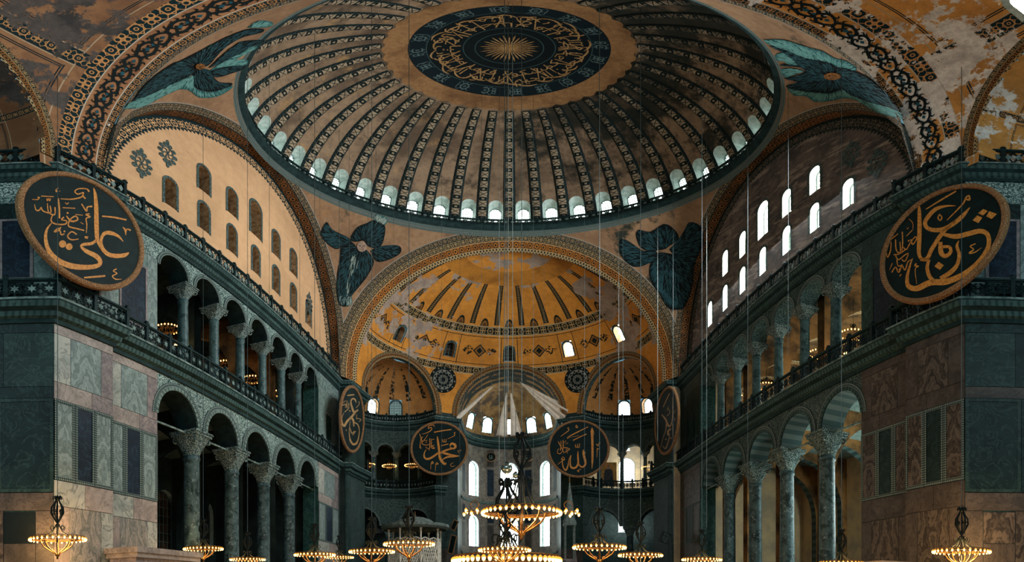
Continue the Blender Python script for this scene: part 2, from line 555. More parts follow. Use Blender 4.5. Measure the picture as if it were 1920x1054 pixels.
def m_exedra():
    t = Tree('exedra_gold_mosaic'); u, v = t.u, t.v
    c = aged(t, '#c08a50', '#93683c', .5, .8, 3.0)
    q = ((u/24.0).frac() - .5)*24.0
    tree = q.abs().lt(3.6 - (v - 24.0)*.02)*v.between(22, 72)*t.noise(3.2, 3, .6).gt(.47)
    c = t.mix(tree, c, '#17211d')
    c = t.mix(t.noise(.45, 6, .7).ramp(.6, .68)*.7, c, '#7d685a')
    c = t.mix(v.lt(3.0), c, '#15211f')
    return t.out(c, .8)
def m_archband(name, base='#b8742c', dk='#14211e', li='#a58c66'):
    """u along (m), v across 0..1"""
    t = Tree(name); u, v = t.u, t.v
    c = aged(t, base, '#7a4c26', .5, .7)
    o1 = pat_star(t, u, (v - .83)*1.0, .34)
    c = t.mix(v.gt(.66), c, t.mix(o1, dk, li))
    fl = pat_flower(t, u, (v - .42)*1.2, .62)
    c = t.mix(fl*v.between(.24, .60), c, dk)
    c = t.mix(v.lt(.2), c, t.mix(pat_lattice(t, u, v, .3, .2), dk, li))
    for e in (.22, .63): c = t.mix(v.near(e, .02), c, li)
    return t.out(c, .85)
def m_west_semidome():
    t = Tree('west_semidome_painted_plaster'); u, v = t.u, t.v
    c = aged(t, '#98704f', '#684732', .3, .8, 2.0)
    c = t.mix(t.x.ramp(-1, 4), c, aged(t, '#d6974f', '#9c6c3c', .3, .7))  # light on the south side painted in as a brighter plaster
    dk, li = '#11262a', '#b98a58'
    # strap bands: along the arch, at latitude and on meridians
    al = u.abs()
    b2 = (v - 28.5).abs().lt(1.9)
    pt2 = pat_star(t, u, v - 28.5, 2.9)
    c = t.mix(b2, c, t.mix(pt2, dk, li))
    inn = (v - 28.5).abs()
    for e, cc in ((2.1, '#a8977c'), (3.4, dk), (3.9, dk)): c = t.mix(inn.near(e, .14)*al.lt(90.5 - e), c, cc)
    for e, cc in ((88.6, '#a8977c'), (87.1, dk), (86.6, dk)): c = t.mix(al.near(e, .14)*inn.gt(90.2 - e), c, cc)
    fl = t.noise(.4, 8, .72, vec=t.vec(t.x + 3.0, t.y, t.z)) + t.x.ramp(-6, -11)*v.ramp(26, 34)*.07
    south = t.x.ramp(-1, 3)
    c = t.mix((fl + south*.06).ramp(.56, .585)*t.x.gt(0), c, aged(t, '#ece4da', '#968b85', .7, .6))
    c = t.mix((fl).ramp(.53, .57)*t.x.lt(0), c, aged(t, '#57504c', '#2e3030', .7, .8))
    return t.out(c, .85, bump=fl, bs=.2)
def m_dome():
    """u = sector number, v = metres up the meridian"""
    t = Tree('dome_gold_plaster')
    c = aged(t, '#998068', '#54463a', .22, .9, 1.6)
    c = t.mix(t.noise(.5, 7, .7).ramp(.55, .7)*.7*t.x.ramp(4, -10), c, '#b8905c')  # left side: worn gold, with its light painted in
    soot_shade = t.noise(.2, 7, .68) + t.x.ramp(-6, 6)*.13 + t.y.ramp(25, 17)*.16 + t.z.ramp(44, 49)*.08 - t.x.ramp(2, -12)*.08  # soot patches, plus shade painted on the right and near sides
    c = t.mix(soot_shade.ramp(.54, .70)*.9, c, '#15211f')
    return t.out(c, .85, bump=t.noise(4, 5), bs=.15)
def m_rib():
    """u across -1..1, v metres along"""
    t = Tree('dome_rib_mosaic'); u, v = t.u, t.v
    a = (v/1.15).frac() - .5; A, B = a.abs(), u.abs()*.33
    sq = (A.max(B)).lt(.2)*(A.max(B)).gt(.07)
    xx = ((.5 - A) - B).abs().lt(.035)*A.gt(.26)
    c = t.mix(sq.max(xx), aged(t, '#a8957c', '#7a6a58', .3, .7), '#0e1d1d')
    ed = u.abs().gt(.62)
    e2 = pat_lattice(t, v, u*.6, .4, .1)
    c = t.mix(ed, c, t.mix(e2, '#0d1c1e', '#323f3e'))
    soot_shade = t.noise(.2, 7, .68) + t.x.ramp(-6, 6)*.13 + t.y.ramp(25, 17)*.16 + t.z.ramp(44, 49)*.08 - t.x.ramp(2, -12)*.08  # same soot and painted shade as on the shell
    c = t.mix(soot_shade.ramp(.58, .76)*.8, c, '#121d1c')
    return t.out(c, .85)
def m_medallion():
    """u azimuth (deg), v radius (m)"""
    t = Tree('dome_medallion_paint'); u, v = t.u, t.v
    c = t.mix(t.noise(2, 3)*.8, '#070d0f', '#0b191d')
    st = pat_star(t, u, (v - 5.2)*9.0, 8.0)
    ring = v.between(4.72, 5.72)
    c = t.mix(ring, c, t.mix(st*((u/20.0).frac().lt(.5)), '#0b1a20', '#566a6a'))
    gold = aged(t, '#a07850', '#64452c', .4, .8)
    edge = ((u/9.0).frac() - .5).abs()*1.1
    c = t.mix(v.gt(5.74), c, gold)
    for e in (4.70, 2.62, 1.95): c = t.mix(v.near(e, .03), c, '#33484a')
    return t.out(c, .75)

# ---- stones
def m_marble(name, a, b, vein, s=.9, k=1.0, rough=.45):
    t = Tree(name)
    n = t.noise(s, 7, .66, dist=1.2)
    c = t.mix(n.ramp(.3, .7), a, b)
    vn = (t.noise(s*1.3, 6, .6, dist=2.0) - .5).abs()
    c = t.mix((1.0 - vn.ramp(.0, .035))*k, c, vein)
    return t.out(c, rough)
def m_bookmatch(name, a, b, s=1.0):
    """mirrored slabs with wavy grain: uv in metres, mirrored about the panel centre (u=0)"""
    t = Tree(name); u, v = t.u.abs(), t.v
    n = t.noise(.9, 4, .6, vec=t.vec(u, v*.6, t.y*.2))
    w = ((u*6.0 + v*2.6 + n*16.0)*s*2.0).sin()
    w2 = ((u*15.0 + v*5.0 + n*42.0)*s*2.0).sin()
    f = t.noise(3.0, 6, .7)
    return t.out(t.mix((w*.22 + w2*.22 + f*1.2 - .1).ramp(.1, .9), a, b), .45)
def m_column(name, a, b, dk):
    t = Tree(name)
    n = t.noise(1.8, 8, .72, dist=.6)
    c = t.mix(n.ramp(.42, .62), a, b)
    c = t.mix(t.noise(5.0, 6, .7).ramp(.56, .66)*.8, c, dk)
    return t.out(c, .4, bump=n, bs=.06)
def m_carved(name, a, b, s=6.0, rough=.8, thr=.18):
    """drilled acanthus carving: light relief on dark ground"""
    t = Tree(name)
    d = t.vor(s, feature='DISTANCE_TO_EDGE'); n = t.noise(s*.7, 3, .6, dist=2.5)
    f = (n - .5).abs().ramp(.03, .09)*(d.ramp(.02, thr))
    c = t.mix(f, b, a)
    c = t.mix(t.noise(.6, 5, .65).ramp(.5, .75)*.5, c, b)
    return t.out(c, rough, bump=f, bs=.5, bd=.05)
def m_spandrel(name, a, b, c3):
    t = Tree(name)
    n = t.noise(2.6, 3, .55, dist=3.0)
    f = (n - .5).abs().ramp(.015, .06)
    sc = t.vor(3.2, feature='F1'); rr = (sc*9.0).sin().abs().ramp(.25, .6)
    c = t.mix(f*rr, b, a)
    c = t.mix(t.noise(.5, 5, .6).ramp(.5, .72)*.55, c, c3)
    return t.out(c, .75, bump=f*rr, bs=.5, bd=.04)
def m_dotframe(name, a, b):
    t = Tree(name)
    x = (t.u/.1).frac() - .5; y = (t.v/.1).frac() - .5
    return t.out(t.mix(((x*x + y*y).sqrt()).lt(.33), b, a), .8)
def m_moulding(name, a, b):
    t = Tree(name)
    x = (t.u/.26).frac()
    c = t.mix(x.gt(.55)*t.noise(4, 3).gt(.4)*.7, a, b)
    return t.out(t.mix(t.noise(.5, 5).ramp(.4, .7)*.6, c, b), .75, bump=x.gt(.5), bs=.4, bd=.04)
def m_voussoir(name, a, b):
    t = Tree(name)
    return t.out(t.mix(((t.u/.62).frac()).gt(.5), t.mix(t.noise(2, 4), a, '#44524f'), b), .7)

MT = {}
def mats():
    M = MT
    M['soffit'] = m_soffit(); M['narrow'] = m_narrow_arch(); M['pend'] = m_pendentive()
    M['tymp_n'] = m_tympanum(True); M['tymp_s'] = m_tympanum(False)
    M['semi'] = m_semidome(); M['exedra'] = m_exedra(); M['west'] = m_west_semidome()
    M['band'] = m_archband('east_arch_band'); M['band2'] = m_archband('exedra_arch_band', '#8d5c28')
    M['dome'] = m_dome(); M['rib'] = m_rib(); M['medal'] = m_medallion()
    M['gold'] = plain('gold_leaf_lettering', '#d08f45', .5, c2='#a8692c', vs=9)
    M['gold_dim'] = plain('old_gold_lettering', '#b08d60', .55, c2='#8a653a', vs=6)
    M['gold_rim'] = m_carved('gilded_rim', '#c49a70', '#6e4c30', 14)
    M['disc'] = plain('green_black_roundel_canvas', '#062020', .65, c2='#031415', vs=2)
    M['back'] = plain('roundel_wooden_back', '#2e261f', .8)
    M['grey'] = m_marble('grey_proconnesian_marble', '#84958f', '#5f736f', '#445754')
    M['pale'] = m_marble('pale_veined_marble', '#a5a59b', '#7f8781', '#6a706c', .6)
    M['pink'] = m_marble('pink_beige_marble', '#9d928a', '#7a716c', '#565150', .8, .6)
    M['rose'] = m_marble('rose_breccia', '#8b7f7c', '#655e60', '#48484c', 1.1, .8)
    M['green'] = m_marble('green_thessalian_marble', '#5f7a70', '#40584f', '#90a29a', 1.2, .8)
    M['navy'] = m_marble('dark_porphyry', '#162634', '#0b161f', '#2b4456', .8, .5)
    M['dgreen'] = m_marble('dark_green_marble', '#22403d', '#142b2a', '#3f625c', .9, .7)
    M['dark'] = m_marble('dark_teal_marble', '#263a38', '#152625', '#3b5450', .8, .5)  # dark teal stone with paler veins
    M['brown'] = m_marble('brown_grey_marble', '#504a46', '#35322f', '#252322', .9, .6)  # brown-grey stone with darker veins
    M['book'] = m_bookmatch('bookmatched_marble', '#8d8880', '#5f625e')
    M['bookg'] = m_bookmatch('bookmatched_green_marble', '#7d8c89', '#586765', .8)
    M['bookb'] = m_bookmatch('bookmatched_brown_marble', '#575049', '#2a2725', .8)
    M['col'] = m_column('verde_antico_shaft', '#40565a', '#16292c', '#7f9194')
    M['colr'] = m_column('worn_green_shaft', '#425a5b', '#1c3234', '#6b807f')
    M['cap'] = m_carved('carved_capital', '#aabbb5', '#223738', 9.0)
    M['cap2'] = m_carved('carved_gallery_capital', '#b4c2bc', '#2a3d3d', 11.0)
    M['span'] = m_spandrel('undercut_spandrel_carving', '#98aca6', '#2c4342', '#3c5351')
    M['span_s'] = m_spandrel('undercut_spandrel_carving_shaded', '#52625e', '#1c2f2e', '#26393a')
    M['dots'] = m_dotframe('beaded_frame', '#78847f', '#2b3d3d')
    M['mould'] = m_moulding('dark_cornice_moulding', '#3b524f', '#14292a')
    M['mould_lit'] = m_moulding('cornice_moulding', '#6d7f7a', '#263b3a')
    M['dstone'] = plain('dark_cornice_stone', '#1f3535', .75, c2='#122324', vs=2)
    M['lead'] = plain('grey_stone_rail', '#768985', .7, c2='#3a4d4b', vs=3)
    M['vous'] = m_voussoir('striped_arch_underside', '#4c5956', '#2a3e3d')
    M['reveal'] = plain('window_reveal_plaster', '#c6d3cd', .85, c2='#9fb3ac', vs=3)
    M['revealw'] = plain('warm_reveal_plaster', '#c09a72', .85, c2='#86603c', vs=3)
    M['revealk'] = plain('scalloped_dark_border', '#15282a', .85, c2='#5a6a66', vs=7)
    M['bronze'] = plain('darkened_bronze', '#16292a', .55, metal=.3, c2='#0d1b1c')
    M['brass'] = plain('aged_brass', '#8a6230', .45, metal=.5, c2='#4a341c', vs=5)
    M['iron'] = plain('blackened_iron', '#131b1b', .55, metal=.5)
    M['wire'] = plain('steel_wire', '#4b5a5a', .5, metal=.3)
    M['rope'] = plain('pale_rope', '#78827e', .8)
    M['apse'] = (lambda t: t.out(t.mix(t.noise(.5, 6, .7).ramp(.5, .6), aged(t, '#b08658', '#6a4c34', .6, .9, 3.0), '#5a4c44'), .85))(Tree('worn_apse_mosaic'))
    M['barrel'] = (lambda t: t.out(t.mix(((t.v*3.2).frac()).gt(.6)*t.noise(.8, 5).ramp(.4, .5), t.mix(t.noise(1, 5), '#141f1f', '#33332c'), '#8a6034'), .85))(Tree('dark_painted_barrel'))
    M['apsew'] = m_marble('grey_beige_marble', '#8c8073', '#5e5852', '#403b38', .8, .7)  # grey-beige stone with darker veins
    M['soff'] = plain('shadowed_arch_underside', '#1c2e2e', .85, c2='#101d1e', vs=2)
    M['diag'] = m_marble('shaded_green_marble', '#16292a', '#0c1a1b', '#2c4443', .8, .6)  # shade of the diagonal pier faces put into the marble colour
    M['diagd'] = plain('black_marble_slab', '#070f11', .5, c2='#0b1517', vs=2)
    M['cloth'] = plain('undyed_cotton_cloth', '#f0e6d8', .9, c2='#ddd2c4', vs=1.5)
    M['lace'] = plain('grey_lace_paint', '#8f8f86', .85, c2='#6d6f69', vs=4)
    M['floor'] = m_marble('worn_marble_floor', '#85817a', '#6a6a66', '#50524f', .5)
    M['vault'] = plain('ochre_gallery_vault', '#8a6238', .85, c2='#3a2c1e', vs=.5)
    M['ptd'] = m_archband('painted_gallery_arch', '#bf8a4e', '#27302c', '#a8916c')
    M['aisle'] = plain('aisle_wall_shaded_plaster', '#2c3a38', .85, c2='#1d2827', vs=.6)
    M['aisle_lit'] = plain('aisle_wall_lit_plaster', '#c8ad86', .85, c2='#a2927c', vs=.5)  # lit copy of the dark aisle plaster, brightness put into the colour
    M['white'] = plain('white_painted_wood', '#dbd2c2', .6, c2='#b5ad9e', vs=3)
    M['seraph'] = plain('seraph_dark_feathers', '#081315', .8, c2='#050c0e', vs=2)
    M['feather'] = plain('seraph_teal_feathers', '#37696a', .8, c2='#1c4748', vs=4)
    M['feather_hi'] = plain('seraph_pale_quills', '#5f8f8a', .8)
    M['quill'] = plain('seraph_quills', '#25444a', .8)
    M['quill_pale'] = plain('seraph_grey_quills', '#8a9a92', .8)
    M['face'] = plain('mosaic_face', '#a08878', .8, c2='#7b6558', vs=5)
    M['face_br'] = plain('gilded_face_cover', '#94602e', .6, c2='#3f2a18', vs=7)
    M['ink'] = plain('black_ornament_paint', '#131f1f', .85, c2='#0d1718', vs=2)
    M['bluep'] = plain('blue_ornament_paint', '#1f5563', .85, c2='#184450', vs=3)
    M['bulb'] = lamp('glowing_lamp_glass', '#ffc06a', 7.0, False)
    M['lampcup'] = lamp('amber_lamp_cup', '#e08a30', 2.2, False)
    M['pane'] = lamp('sunlit_window_glass', '#fff1e4', PANE)
    M['pane_cool'] = lamp('skylit_window_glass', '#e8fffa', PANE_SOFT)
    M['pane_dome'] = lamp('dome_window_glass', '#f2fffb', 5.0)
    M['pane_grid'] = lamp('apse_window_glass', '#f4fffc', 9.0)
    M['pane_dim'] = lamp('shaded_window_glass', '#9fc0bc', .35)
    M['pane_dark'] = plain('dark_window_glass', '#1a1a18', .3, c2='#4a3222', vs=1.2)
    M['muntin'] = plain('window_grille', '#5e7470', .7)
    M['globe'] = plain('silvered_glass_globe', '#8fa09c', .12, metal=.9)
    M['lead_roof'] = plain('grey_lead_cone', '#6f7a76', .6, c2='#4b5855', vs=4)
    M['icon'] = plain('icon_gold_ground', '#b58a4e', .7, c2='#8f6a38', vs=4)
    M['robe'] = plain('icon_robe', '#46484a', .8, c2='#2b2f33', vs=5)
mats()
# ------------------------------------------------------------------ setting: floor
mb = MB(); mb.box((0, 28, -.15), (70, 110, .3)); struct('floor', mb, MT['floor'])

# ------------------------------------------------------------------ main dome
DR = 15.375; DCZ = 35.62                       # sphere of the dome shell
def dome_pt(az, z, d=0.0):
    r = sqrt(max(DR*DR - (z - DCZ)**2, 0)) + d
    return Vector((r*cos(az), D + r*sin(az), z))
def dome_r(az, r, d=0.0):
    return Vector((r*cos(az), D + r*sin(az), DCZ + sqrt(max(DR*DR - r*r, 0)) - d))
SEC = 2*pi/40
mb = MB()
zs = [DCZ + DR*sin(R(a)) for a in lin(24.6, 63.0, 26)]
mb.grid(lambda a, z: dome_pt(a*SEC, z), lin(0, 40, 160), zs, 0)
zlo, zhi = 38.7, zs[0]
for k in range(40):
    fn = lambda u, v, d, k=k: dome_pt((k + .5 + u/2.36)*SEC, v, d)
    h = arch_pts(0, .66, 39.25, 41.05, 10)
    # strip bands left and right of the opening, then the wall above it
    for u0, u1 in ((-1.18, -.66), (.66, 1.18)):
        mb.grid(lambda u, v: fn(u, v, 0), lin(u0, u1, 2), [zlo, 39.25, 40.2, 41.05, zhi], 0, lambda u, v: (k + .5 + u/2.36, v))
    mb.grid(lambda u, v: fn(u, v, 0), lin(-.66, .66, 4), [zlo, 39.25], 0)
    A = arch_pts(0, .66, 39.25, 41.05, 10)[1:-1]
    for a, b in zip(A, A[1:]):
        mb.face([fn(a[0], a[1], 0), fn(b[0], b[1], 0), fn(b[0], zhi, 0), fn(a[0], zhi, 0)], 0)
    inn = arch_pts(0, .5, 39.4, 40.75, 10)
    for i_ in range(len(h)):
        a, b, c_, d_ = h[i_], h[(i_+1) % len(h)], inn[(i_+1) % len(h)], inn[i_]
        mb.face([fn(*a, 0), fn(*b, 0), fn(*c_, .8), fn(*d_, .8)], 1, [(0, 0)]*4)
dome = struct('ceiling_dome', mb, [MT['dome'], MT['reveal']], label='great dome with forty painted ribs above the ring of windows', cat='dome')
# ribs: each a raised curved strip, copied round the shell
mb = MB()
def rib_pt(u, a):
    z = DCZ + DR*sin(a); r = DR*cos(a)
    w = .31 + .22*(r - 6.5)/8.5
    h = .20*(1 - abs(u)**3)
    rr = r - h*cos(a)*1.0 - .02; zz = z - h*sin(a) - .02
    return Vector((rr, u*w, zz))
al = lin(R(11.8), R(61.6), 40)
mb.grid(rib_pt, [-1, -.98, -.6, 0, .6, .98, 1], al, 0, lambda u, a: (u, a*DR))
rib0 = mb.build('rib', MT['rib'], dome); rib0.location = (0, D, 0)
for k in range(1, 40):
    c = rib0.copy(); COL.objects.link(c); c.parent = dome; c.rotation_euler = (0, 0, k*SEC)
# windows behind the deep openings
def arched_window(w, h_, bars_u, bars_v, pane, name='window'):
    """arched window unit in the XZ plane, facing -Y, sill centre at the origin"""
    root_mb = MB(); r = w/2
    out = arch_pts(0, r, 0, h_ - r, 10); inn = arch_pts(0, r - .07, .07, h_ - r, 10)
    for a, b, c, d in zip(out, out[1:] + out[:1], inn[1:] + inn[:1], inn):
        root_mb.face([(a[0], -.05, a[1]), (b[0], -.05, b[1]), (c[0], -.05, c[1]), (d[0], -.05, d[1])], 0)
        root_mb.face([(d[0], -.05, d[1]), (c[0], -.05, c[1]), (c[0], .05, c[1]), (d[0], .05, d[1])], 0)
    bw = .035
    for i in range(1, bars_u):
        x = -r + w*i/bars_u; top = h_ - r + sqrt(max(r*r - x*x, 0)); root_mb.box((x, -.02, top/2), (bw, .05, top))
    for j in range(1, bars_v):
        z = h_*j/bars_v; half = r if z < h_ - r else sqrt(max(r*r - (z - h_ + r)**2, 0)); root_mb.box((0, -.02, z), (2*half, .05, bw))
    pm = MB(); pm.poly(out, lambda x, z: (x, .03, z), 0)
    return root_mb, pm
_wcache = {}
def place_window(loc, nrm, w, h_, pane, bu=4, bv=5, tilt=0.0, label=None):
    """nrm: horizontal direction (x,y) the window faces (into the room)"""
    key = (round(w, 2), round(h_, 2), bu, bv, pane)
    rz = atan2(nrm[1], nrm[0]) + pi/2
    if key not in _wcache:
        fm, pm = arched_window(w, h_, bu, bv, pane)
        f = fm.build(window_name(), MT['muntin']); f['kind'] = 'structure'
        p = pm.build('pane', MT[pane], f)
        _wcache[key] = (f, p)
    else:
        f0, p0 = _wcache[key]
        f = f0.copy(); f.name = window_name(); COL.objects.link(f)
        p = p0.copy(); COL.objects.link(p); p.parent = f
        f['kind'] = 'structure'
    f.location = loc; f.rotation_euler = (tilt, 0, rz)
    return f
for k in range(40):
    a = (k + .5)*SEC; p = dome_pt(a, 39.36, .83)
    sunny = (k < 4 or k > 33)
    place_window(p, (-cos(a), -sin(a)), 1.10, 2.0, 'pane_dome', 5, 7, tilt=R(18))
# medallion at the crown
mb = MB()
us = lin(0, 360, 120)
mb.grid(lambda u, r: dome_r(R(u), r, .03), us, [0.01, 1.0, 1.95, 2.62, 3.6, 4.7, 5.3, 5.74], 0)
mb.grid(lambda u, r: dome_r(R(u), r*1.0 if r < 7 else 7.0 + .22*abs(sin(R(u)*20)), .03), us, [5.74, 6.4, 7.2], 0)
DRW = lambda x, y: dome_r(atan2(y, x), max(hypot(x, y), .01), .07)
# sun rays
for k in range(32):
    a = 2*pi*k/32; r1 = 1.72 if k % 2 else 1.5
    mb.stroke([(.18*cos(a), .18*sin(a), .05), (r1*.8*cos(a), r1*.8*sin(a), .10), (r1*cos(a), r1*sin(a), .0)], DRW, 1, smooth_path=False)
mb.disc(0, 0, .22, DRW, 1)
# lettering round the crown, set with joined Arabic letter forms
FORMS = {'ا': (0xFE8D, 0xFE8E), 'ب': (0xFE8F, 0xFE90, 0xFE91, 0xFE92), 'ة': (0xFE93, 0xFE94), 'ت': (0xFE95, 0xFE96, 0xFE97, 0xFE98),
 'ث': (0xFE99, 0xFE9A, 0xFE9B, 0xFE9C), 'ج': (0xFE9D, 0xFE9E, 0xFE9F, 0xFEA0), 'ح': (0xFEA1, 0xFEA2, 0xFEA3, 0xFEA4), 'د': (0xFEA9, 0xFEAA),
 'ر': (0xFEAD, 0xFEAE), 'ز': (0xFEAF, 0xFEB0), 'س': (0xFEB1, 0xFEB2, 0xFEB3, 0xFEB4), 'ش': (0xFEB5, 0xFEB6, 0xFEB7, 0xFEB8),
 'ص': (0xFEB9, 0xFEBA, 0xFEBB, 0xFEBC), 'ض': (0xFEBD, 0xFEBE, 0xFEBF, 0xFEC0), 'غ': (0xFECD, 0xFECE, 0xFECF, 0xFED0), 'ف': (0xFED1, 0xFED2, 0xFED3, 0xFED4),
 'ق': (0xFED5, 0xFED6, 0xFED7, 0xFED8), 'ك': (0xFED9, 0xFEDA, 0xFEDB, 0xFEDC), 'ل': (0xFEDD, 0xFEDE, 0xFEDF, 0xFEE0), 'م': (0xFEE1, 0xFEE2, 0xFEE3, 0xFEE4),
 'ن': (0xFEE5, 0xFEE6, 0xFEE7, 0xFEE8), 'ه': (0xFEE9, 0xFEEA, 0xFEEB, 0xFEEC), 'و': (0xFEED, 0xFEEE), 'ي': (0xFEF1, 0xFEF2, 0xFEF3, 0xFEF4), 'ء': (0xFE80,)}
def shape_arabic(s):
    out = []
    for w in s.split(' '):
        g = []
        for i, ch in enumerate(w):
            f = FORMS[ch]
            pj = i > 0 and len(FORMS[w[i-1]]) == 4
            nj = i < len(w)-1 and len(f) == 4 and w[i+1] != 'ء'
            k = (3 if pj else 2) if nj else (1 if pj and len(f) > 1 else 0)
            g.append(chr(f[k]))
        out.append(''.join(g))
    return ' '.join(out)[::-1]
def text_tris(s):
    cu = bpy.data.curves.new('lettering', 'FONT'); cu.body = s; cu.resolution_u = 3
    o = bpy.data.objects.new('lettering', cu); COL.objects.link(o)
    bpy.context.view_layer.update()
    me = o.evaluated_get(bpy.context.evaluated_depsgraph_get()).to_mesh()
    V = [tuple(v.co)[:2] for v in me.vertices]; Fc = [tuple(p.vertices) for p in me.polygons]
    o.to_mesh_clear() if False else None
    bpy.data.objects.remove(o); bpy.data.curves.remove(cu)
    return V, Fc
def ring_text(mb, s, r0, r1, m, a_start=0.0, cover=2*pi, f=None):
    V, Fc = text_tris(shape_arabic(s))
    xs = [v[0] for v in V]; ys = [v[1] for v in V]; x0, x1 = min(xs), max(xs); y0, y1 = min(ys), max(ys)
    i0 = len(mb.v)
    for x, y in V:
        a = a_start - (x - x0)/(x1 - x0)*cover*.985; r = r0 + (y - y0)/(y1 - y0)*(r1 - r0)
        mb.v.append(tuple(dome_r(a, r, .07)))
    for q in Fc:
        mb.f.append(tuple(i0 + k for k in q)); mb.m.append(m); mb.sm.append(False); mb.uv.append([(0, 0)]*len(q))
VERSE = ['بسم الله الرحمن الرحيم الله نور السموات والارض مثل نوره',
         'كمشكوة فيها مصباح المصباح في زجاجة']
FORMS['أ'] = FORMS['ا']; FORMS['ى'] = FORMS['ي']
ring_text(mb, VERSE[0], 4.62, 3.45, 1, a_start=R(-60))
ring_text(mb, VERSE[1], 3.75, 2.75, 1, a_start=R(20))
# tall crossing upright strokes of the thuluth script
rg = random.Random(3)
for k in range(34):
    a = 2*pi*k/34 + rg.uniform(-.03, .03); sk = rg.choice([0, 0, .0, .16, -.18, .25])
    r0, r1 = rg.uniform(2.75, 3.0), rg.uniform(3.9, 4.5)
    mb.stroke([(r0*cos(a), r0*sin(a), .09), (r1*cos(a + sk), r1*sin(a + sk), .06)], DRW, 1, smooth_path=False)
for k in range(24):
    a = 2*pi*k/24 + rg.uniform(-.05, .05); r = rg.uniform(4.1, 4.6); w = rg.uniform(.12, .2)
    mb.stroke([(r*cos(a - w), r*sin(a - w), .03), ((r + .05)*cos(a - w*.3), (r + .05)*sin(a - w*.3), .12), ((r - .1)*cos(a + w*.4), (r - .1)*sin(a + w*.4), .12), ((r - .35)*cos(a + w), (r - .35)*sin(a + w), .04)], DRW, 1)
mb.build('medallion', [MT['medal'], MT['gold_dim']], dome)

# rim: patterned strap, dark cornice
mb = MB()
mb.lathe([(15.0, 37.2, 1), (14.82, 37.32, 1), (14.78, 37.85, 0), (14.72, 37.9, 0), (14.5, 38.05, 0), (14.42, 38.4, 0), (14.5, 38.62, 0), (15.35, 38.7, 0)], (0, D, 0), 120)
trim_rim = struct(trim_name(), mb, [MT['dstone'], MT['dots']])

# ------------------------------------------------------------------ pendentives
PC = (0, D, ZS)
for q, nm in enumerate(('southeast', 'northeast', 'northwest', 'southwest')):
    mb = MB()
    def pfn(a, t):
        hm = S/max(abs(cos(a)), abs(sin(a)))
        h = S + t*(hm - S)
        return Vector((h*cos(a), D + h*sin(a), ZS + sqrt(max(RP*RP - h*h, 0))))
    mb.grid(pfn, [pi/2*(q + i/48) for i in range(49)], lin(0, 1, 24), 0)
    struct('ceiling_pendentive_' + nm, mb, MT['pend'])

# ------------------------------------------------------------------ great arches
mb = MB()
mb.grid(lambda a, y: Vector((-S*cos(a/S), y, ZS + S*sin(a/S))), lin(-.6, pi*S + .6, 90), lin(D - S, D - S - 2.75, 4), 0, lambda a, y: (a, (D - S) - y))
# scrollwork painted on the soffit, drawn as brush strokes
SCR = [[(0, 0, .07), (.22, .2, .13), (.6, .36, .17), (1.0, .30, .15), (1.2, .08, .13), (1.08, -.1, .12), (.88, -.05, .11), (.86, .08, .12), (.98, .1, .13)],
       [(0, 0, .07), (.22, -.2, .13), (.6, -.36, .17), (1.0, -.30, .15), (1.2, -.08, .11)],
       [(.3, .26, .10), (.42, .12, .12), (.5, 0, .12), (.42, -.12, .12), (.3, -.26, .08)],
       [(1.2, .08, .11), (1.5, .34, .16), (1.85, .3, .15), (2.12, .1, .11), (2.24, 0, .07)],
       [(1.2, -.08, .11), (1.5, -.34, .16), (1.85, -.3, .15), (2.12, -.1, .11), (2.24, 0, .07)],
       [(1.5, .34, .1), (1.38, .16, .11), (1.5, .06, .12), (1.6, .16, .12)], [(1.5, -.34, .1), (1.38, -.16, .11), (1.5, -.06, .12), (1.6, -.16, .12)],
       [(.55, .36, .12), (.75, .52, .02)], [(.55, -.36, .12), (.75, -.52, .02)], [(1.6, .36, .12), (1.4, .54, .02)], [(1.6, -.36, .12), (1.4, -.54, .02)],
       [(.1, .12, .1), (-.05, .34, .02)], [(.1, -.12, .1), (-.05, -.34, .02)], [(2.14, .12, .1), (2.3, .34, .02)], [(2.14, -.12, .1), (2.3, -.34, .02)]]
SCR2 = []
for sy in (1, -1):
    SCR2 += [[(.62, .34*sy, .12), (.44, .22*sy, .11), (.46, .08*sy, .10), (.6, .09*sy, .10), (.6, .18*sy, .09)], [(.3, .26*sy, .11), (.2, .40*sy, .09), (.32, .52*sy, .02)], [(1.85, .3*sy, .11), (1.98, .42*sy, .09), (1.88, .54*sy, .02)],
             [(.9, .33*sy, .11), (1.02, .46*sy, .09), (.92, .56*sy, .02)], [(1.5, .34*sy, .11), (1.3, .44*sy, .09), (1.24, .34*sy, .02)], [(1.2, .1*sy, .10), (1.2, .26*sy, .08), (1.1, .3*sy, .02)]]
for k in range(22):
    a0 = .7 + k*2.1
    fn = lambda x, y, a0=a0: Vector((-(S - .03)*cos((a0 + x)/S), D - S - 1.06 - y, ZS + (S - .03)*sin((a0 + x)/S)))
    for stt in SCR + SCR2: mb.stroke(stt, fn, 1, .92)
    mb.poly([(.98, .0), (1.12, .09), (1.2, 0), (1.12, -.09)], fn, 2)
    mb.poly([(.55, .0), (.72, .12), (.86, 0), (.72, -.12)], fn, 2); mb.poly([(1.62, .0), (1.75, .1), (1.9, 0), (1.75, -.1)], fn, 2)
struct('ceiling_arch_west', mb, [MT['soffit'], MT['ink'], MT['bluep']], label='great west arch with scroll painting across the orange soffit', cat='arch')
mb = MB()
rs = lambda y: S - .95*(y - D - S)/1.9
mb.grid(lambda a, y: Vector((-rs(y)*cos(a/S), y, ZS + rs(y)*sin(a/S))), lin(-.6, pi*S + .6, 80), lin(D + S, D + S + 1.9, 3), 0, lambda a, y: (a, 1 - (y - D - S)/1.9))
